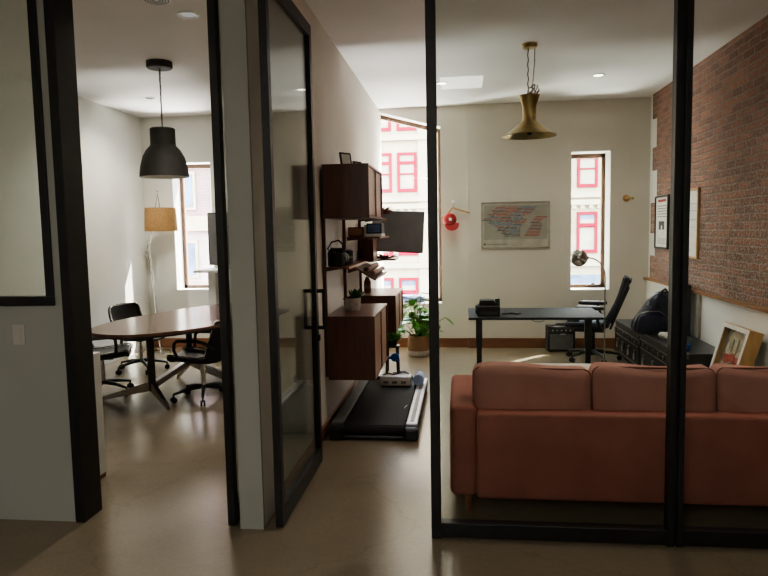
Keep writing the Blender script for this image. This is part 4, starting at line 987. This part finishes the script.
# ------------------------------------------------------------------ light
wd = bpy.data.worlds.new('World'); scn.world = wd; wd.use_nodes = True
nt = wd.node_tree; bg = nt.nodes['Background']
tc = nt.nodes.new('ShaderNodeTexCoord'); sp = nt.nodes.new('ShaderNodeSeparateXYZ'); rp = nt.nodes.new('ShaderNodeValToRGB')
nt.links.new(tc.outputs['Generated'], sp.inputs[0]); nt.links.new(sp.outputs['Z'], rp.inputs[0]); nt.links.new(rp.outputs[0], bg.inputs[0])
rp.color_ramp.elements[0].color=(.55,.53,.5,1); rp.color_ramp.elements[1].color=(.62,.78,1,1)
e = rp.color_ramp.elements.new(.06); e.color=(.95,.96,1,1)
bg.inputs[1].default_value = 40.
def light(kind, name, loc, energy, col=(1,1,1), **kw):
    l = bpy.data.lights.new(name, kind); l.energy = energy; l.color = col
    for k, v in kw.items(): setattr(l, k, v)
    o = bpy.data.objects.new(name, l); C.objects.link(o); o.location = loc; return o
s = light('SUN','sun',(6,14,10),85.,(1,.93,.82), angle=.009)
s.rotation_euler = Vector((-.56,-.60,-.95)).to_track_quat('-Z','Y').to_euler()
# sky portals in the three windows
for nm,x0,x1,z0,z1 in (('portal_slanted',-1.17,-.25,.6,3.1),('portal_narrow',1.44,1.93,.78,2.56),('portal_meeting',-3.975,-3.42,.82,2.58)):
    p = light('AREA',nm,((x0+x1)/2,9.16,(z0+z1)/2),1., shape='RECTANGLE', size=x1-x0, size_y=z1-z0)
    p.rotation_euler = (-PI/2,0,0); p.data.cycles.is_portal = True
# fill spots at the downlights, and an added one where there is no fitting
for x,y,e_ in ((1.49,7.38,45),(-.19,7.43,45),(1.2,4.6,70),(-1.98,4.77,75),(-3.65,7.52,110)):
    if e_:
        p = light('SPOT','downlight_and_fill',(x,y,H-.02),e_,(1,.92,.80), spot_size=2.6, spot_blend=1., shadow_soft_size=.04)
light('AREA','foyer_fill',(.03,-.80,H-.02),14.,(1,.97,.92), shape='RECTANGLE', size=.46, size_y=.6)  # added unseen lamp, sized and placed for the pale reflection in the glass
light('AREA','foyer_fill_rear',(-1.5,-2.3,H-.02),60.,(1,.96,.9), shape='RECTANGLE', size=1.0, size_y=.8)  # added fill behind the camera, kept out of the glass reflections
# added fill lamps below the sills, standing in for bounce off the street
for nm,x,e_ in (('street_fill',-.64,1300.),('street_fill_narrow',1.69,1100.),('street_fill_meeting',-3.7,2900.)):
    p = light('AREA',nm,(x,10.6,-.9),e_,(1,.96,.9), shape='RECTANGLE', size=1.6, size_y=1.0)
    p.rotation_euler = Vector((0,-1.6,2.6)).to_track_quat('-Z','Y').to_euler()

# ------------------------------------------------------------------ camera
cam = bpy.data.cameras.new('camera'); co = bpy.data.objects.new('camera', cam); C.objects.link(co); scn.camera = co
cam.sensor_width = 36.; cam.lens = 650/768*36; cam.clip_end = 200
Mx = Matrix(((0.99311027,-0.008413,-0.11688115),(0.11566285,-0.0897909,0.98922176),(-0.01881718,-0.99592511,-0.08819919)))
r_, u_, b_ = Mx @ Vector((1,0,0)), Mx @ Vector((0,-1,0)), Mx @ Vector((0,0,-1))
co.matrix_world = Matrix(((r_.x,u_.x,b_.x,0),(r_.y,u_.y,b_.y,0),(r_.z,u_.z,b_.z,1.6),(0,0,0,1)))
scn.cycles.use_denoising = True
scn.cycles.max_bounces = 12; scn.cycles.diffuse_bounces = 6; scn.cycles.transparent_max_bounces = 16
scn.view_settings.view_transform = 'AgX'
scn.view_settings.exposure = .55
scn.view_settings.look = 'AgX - Medium High Contrast'
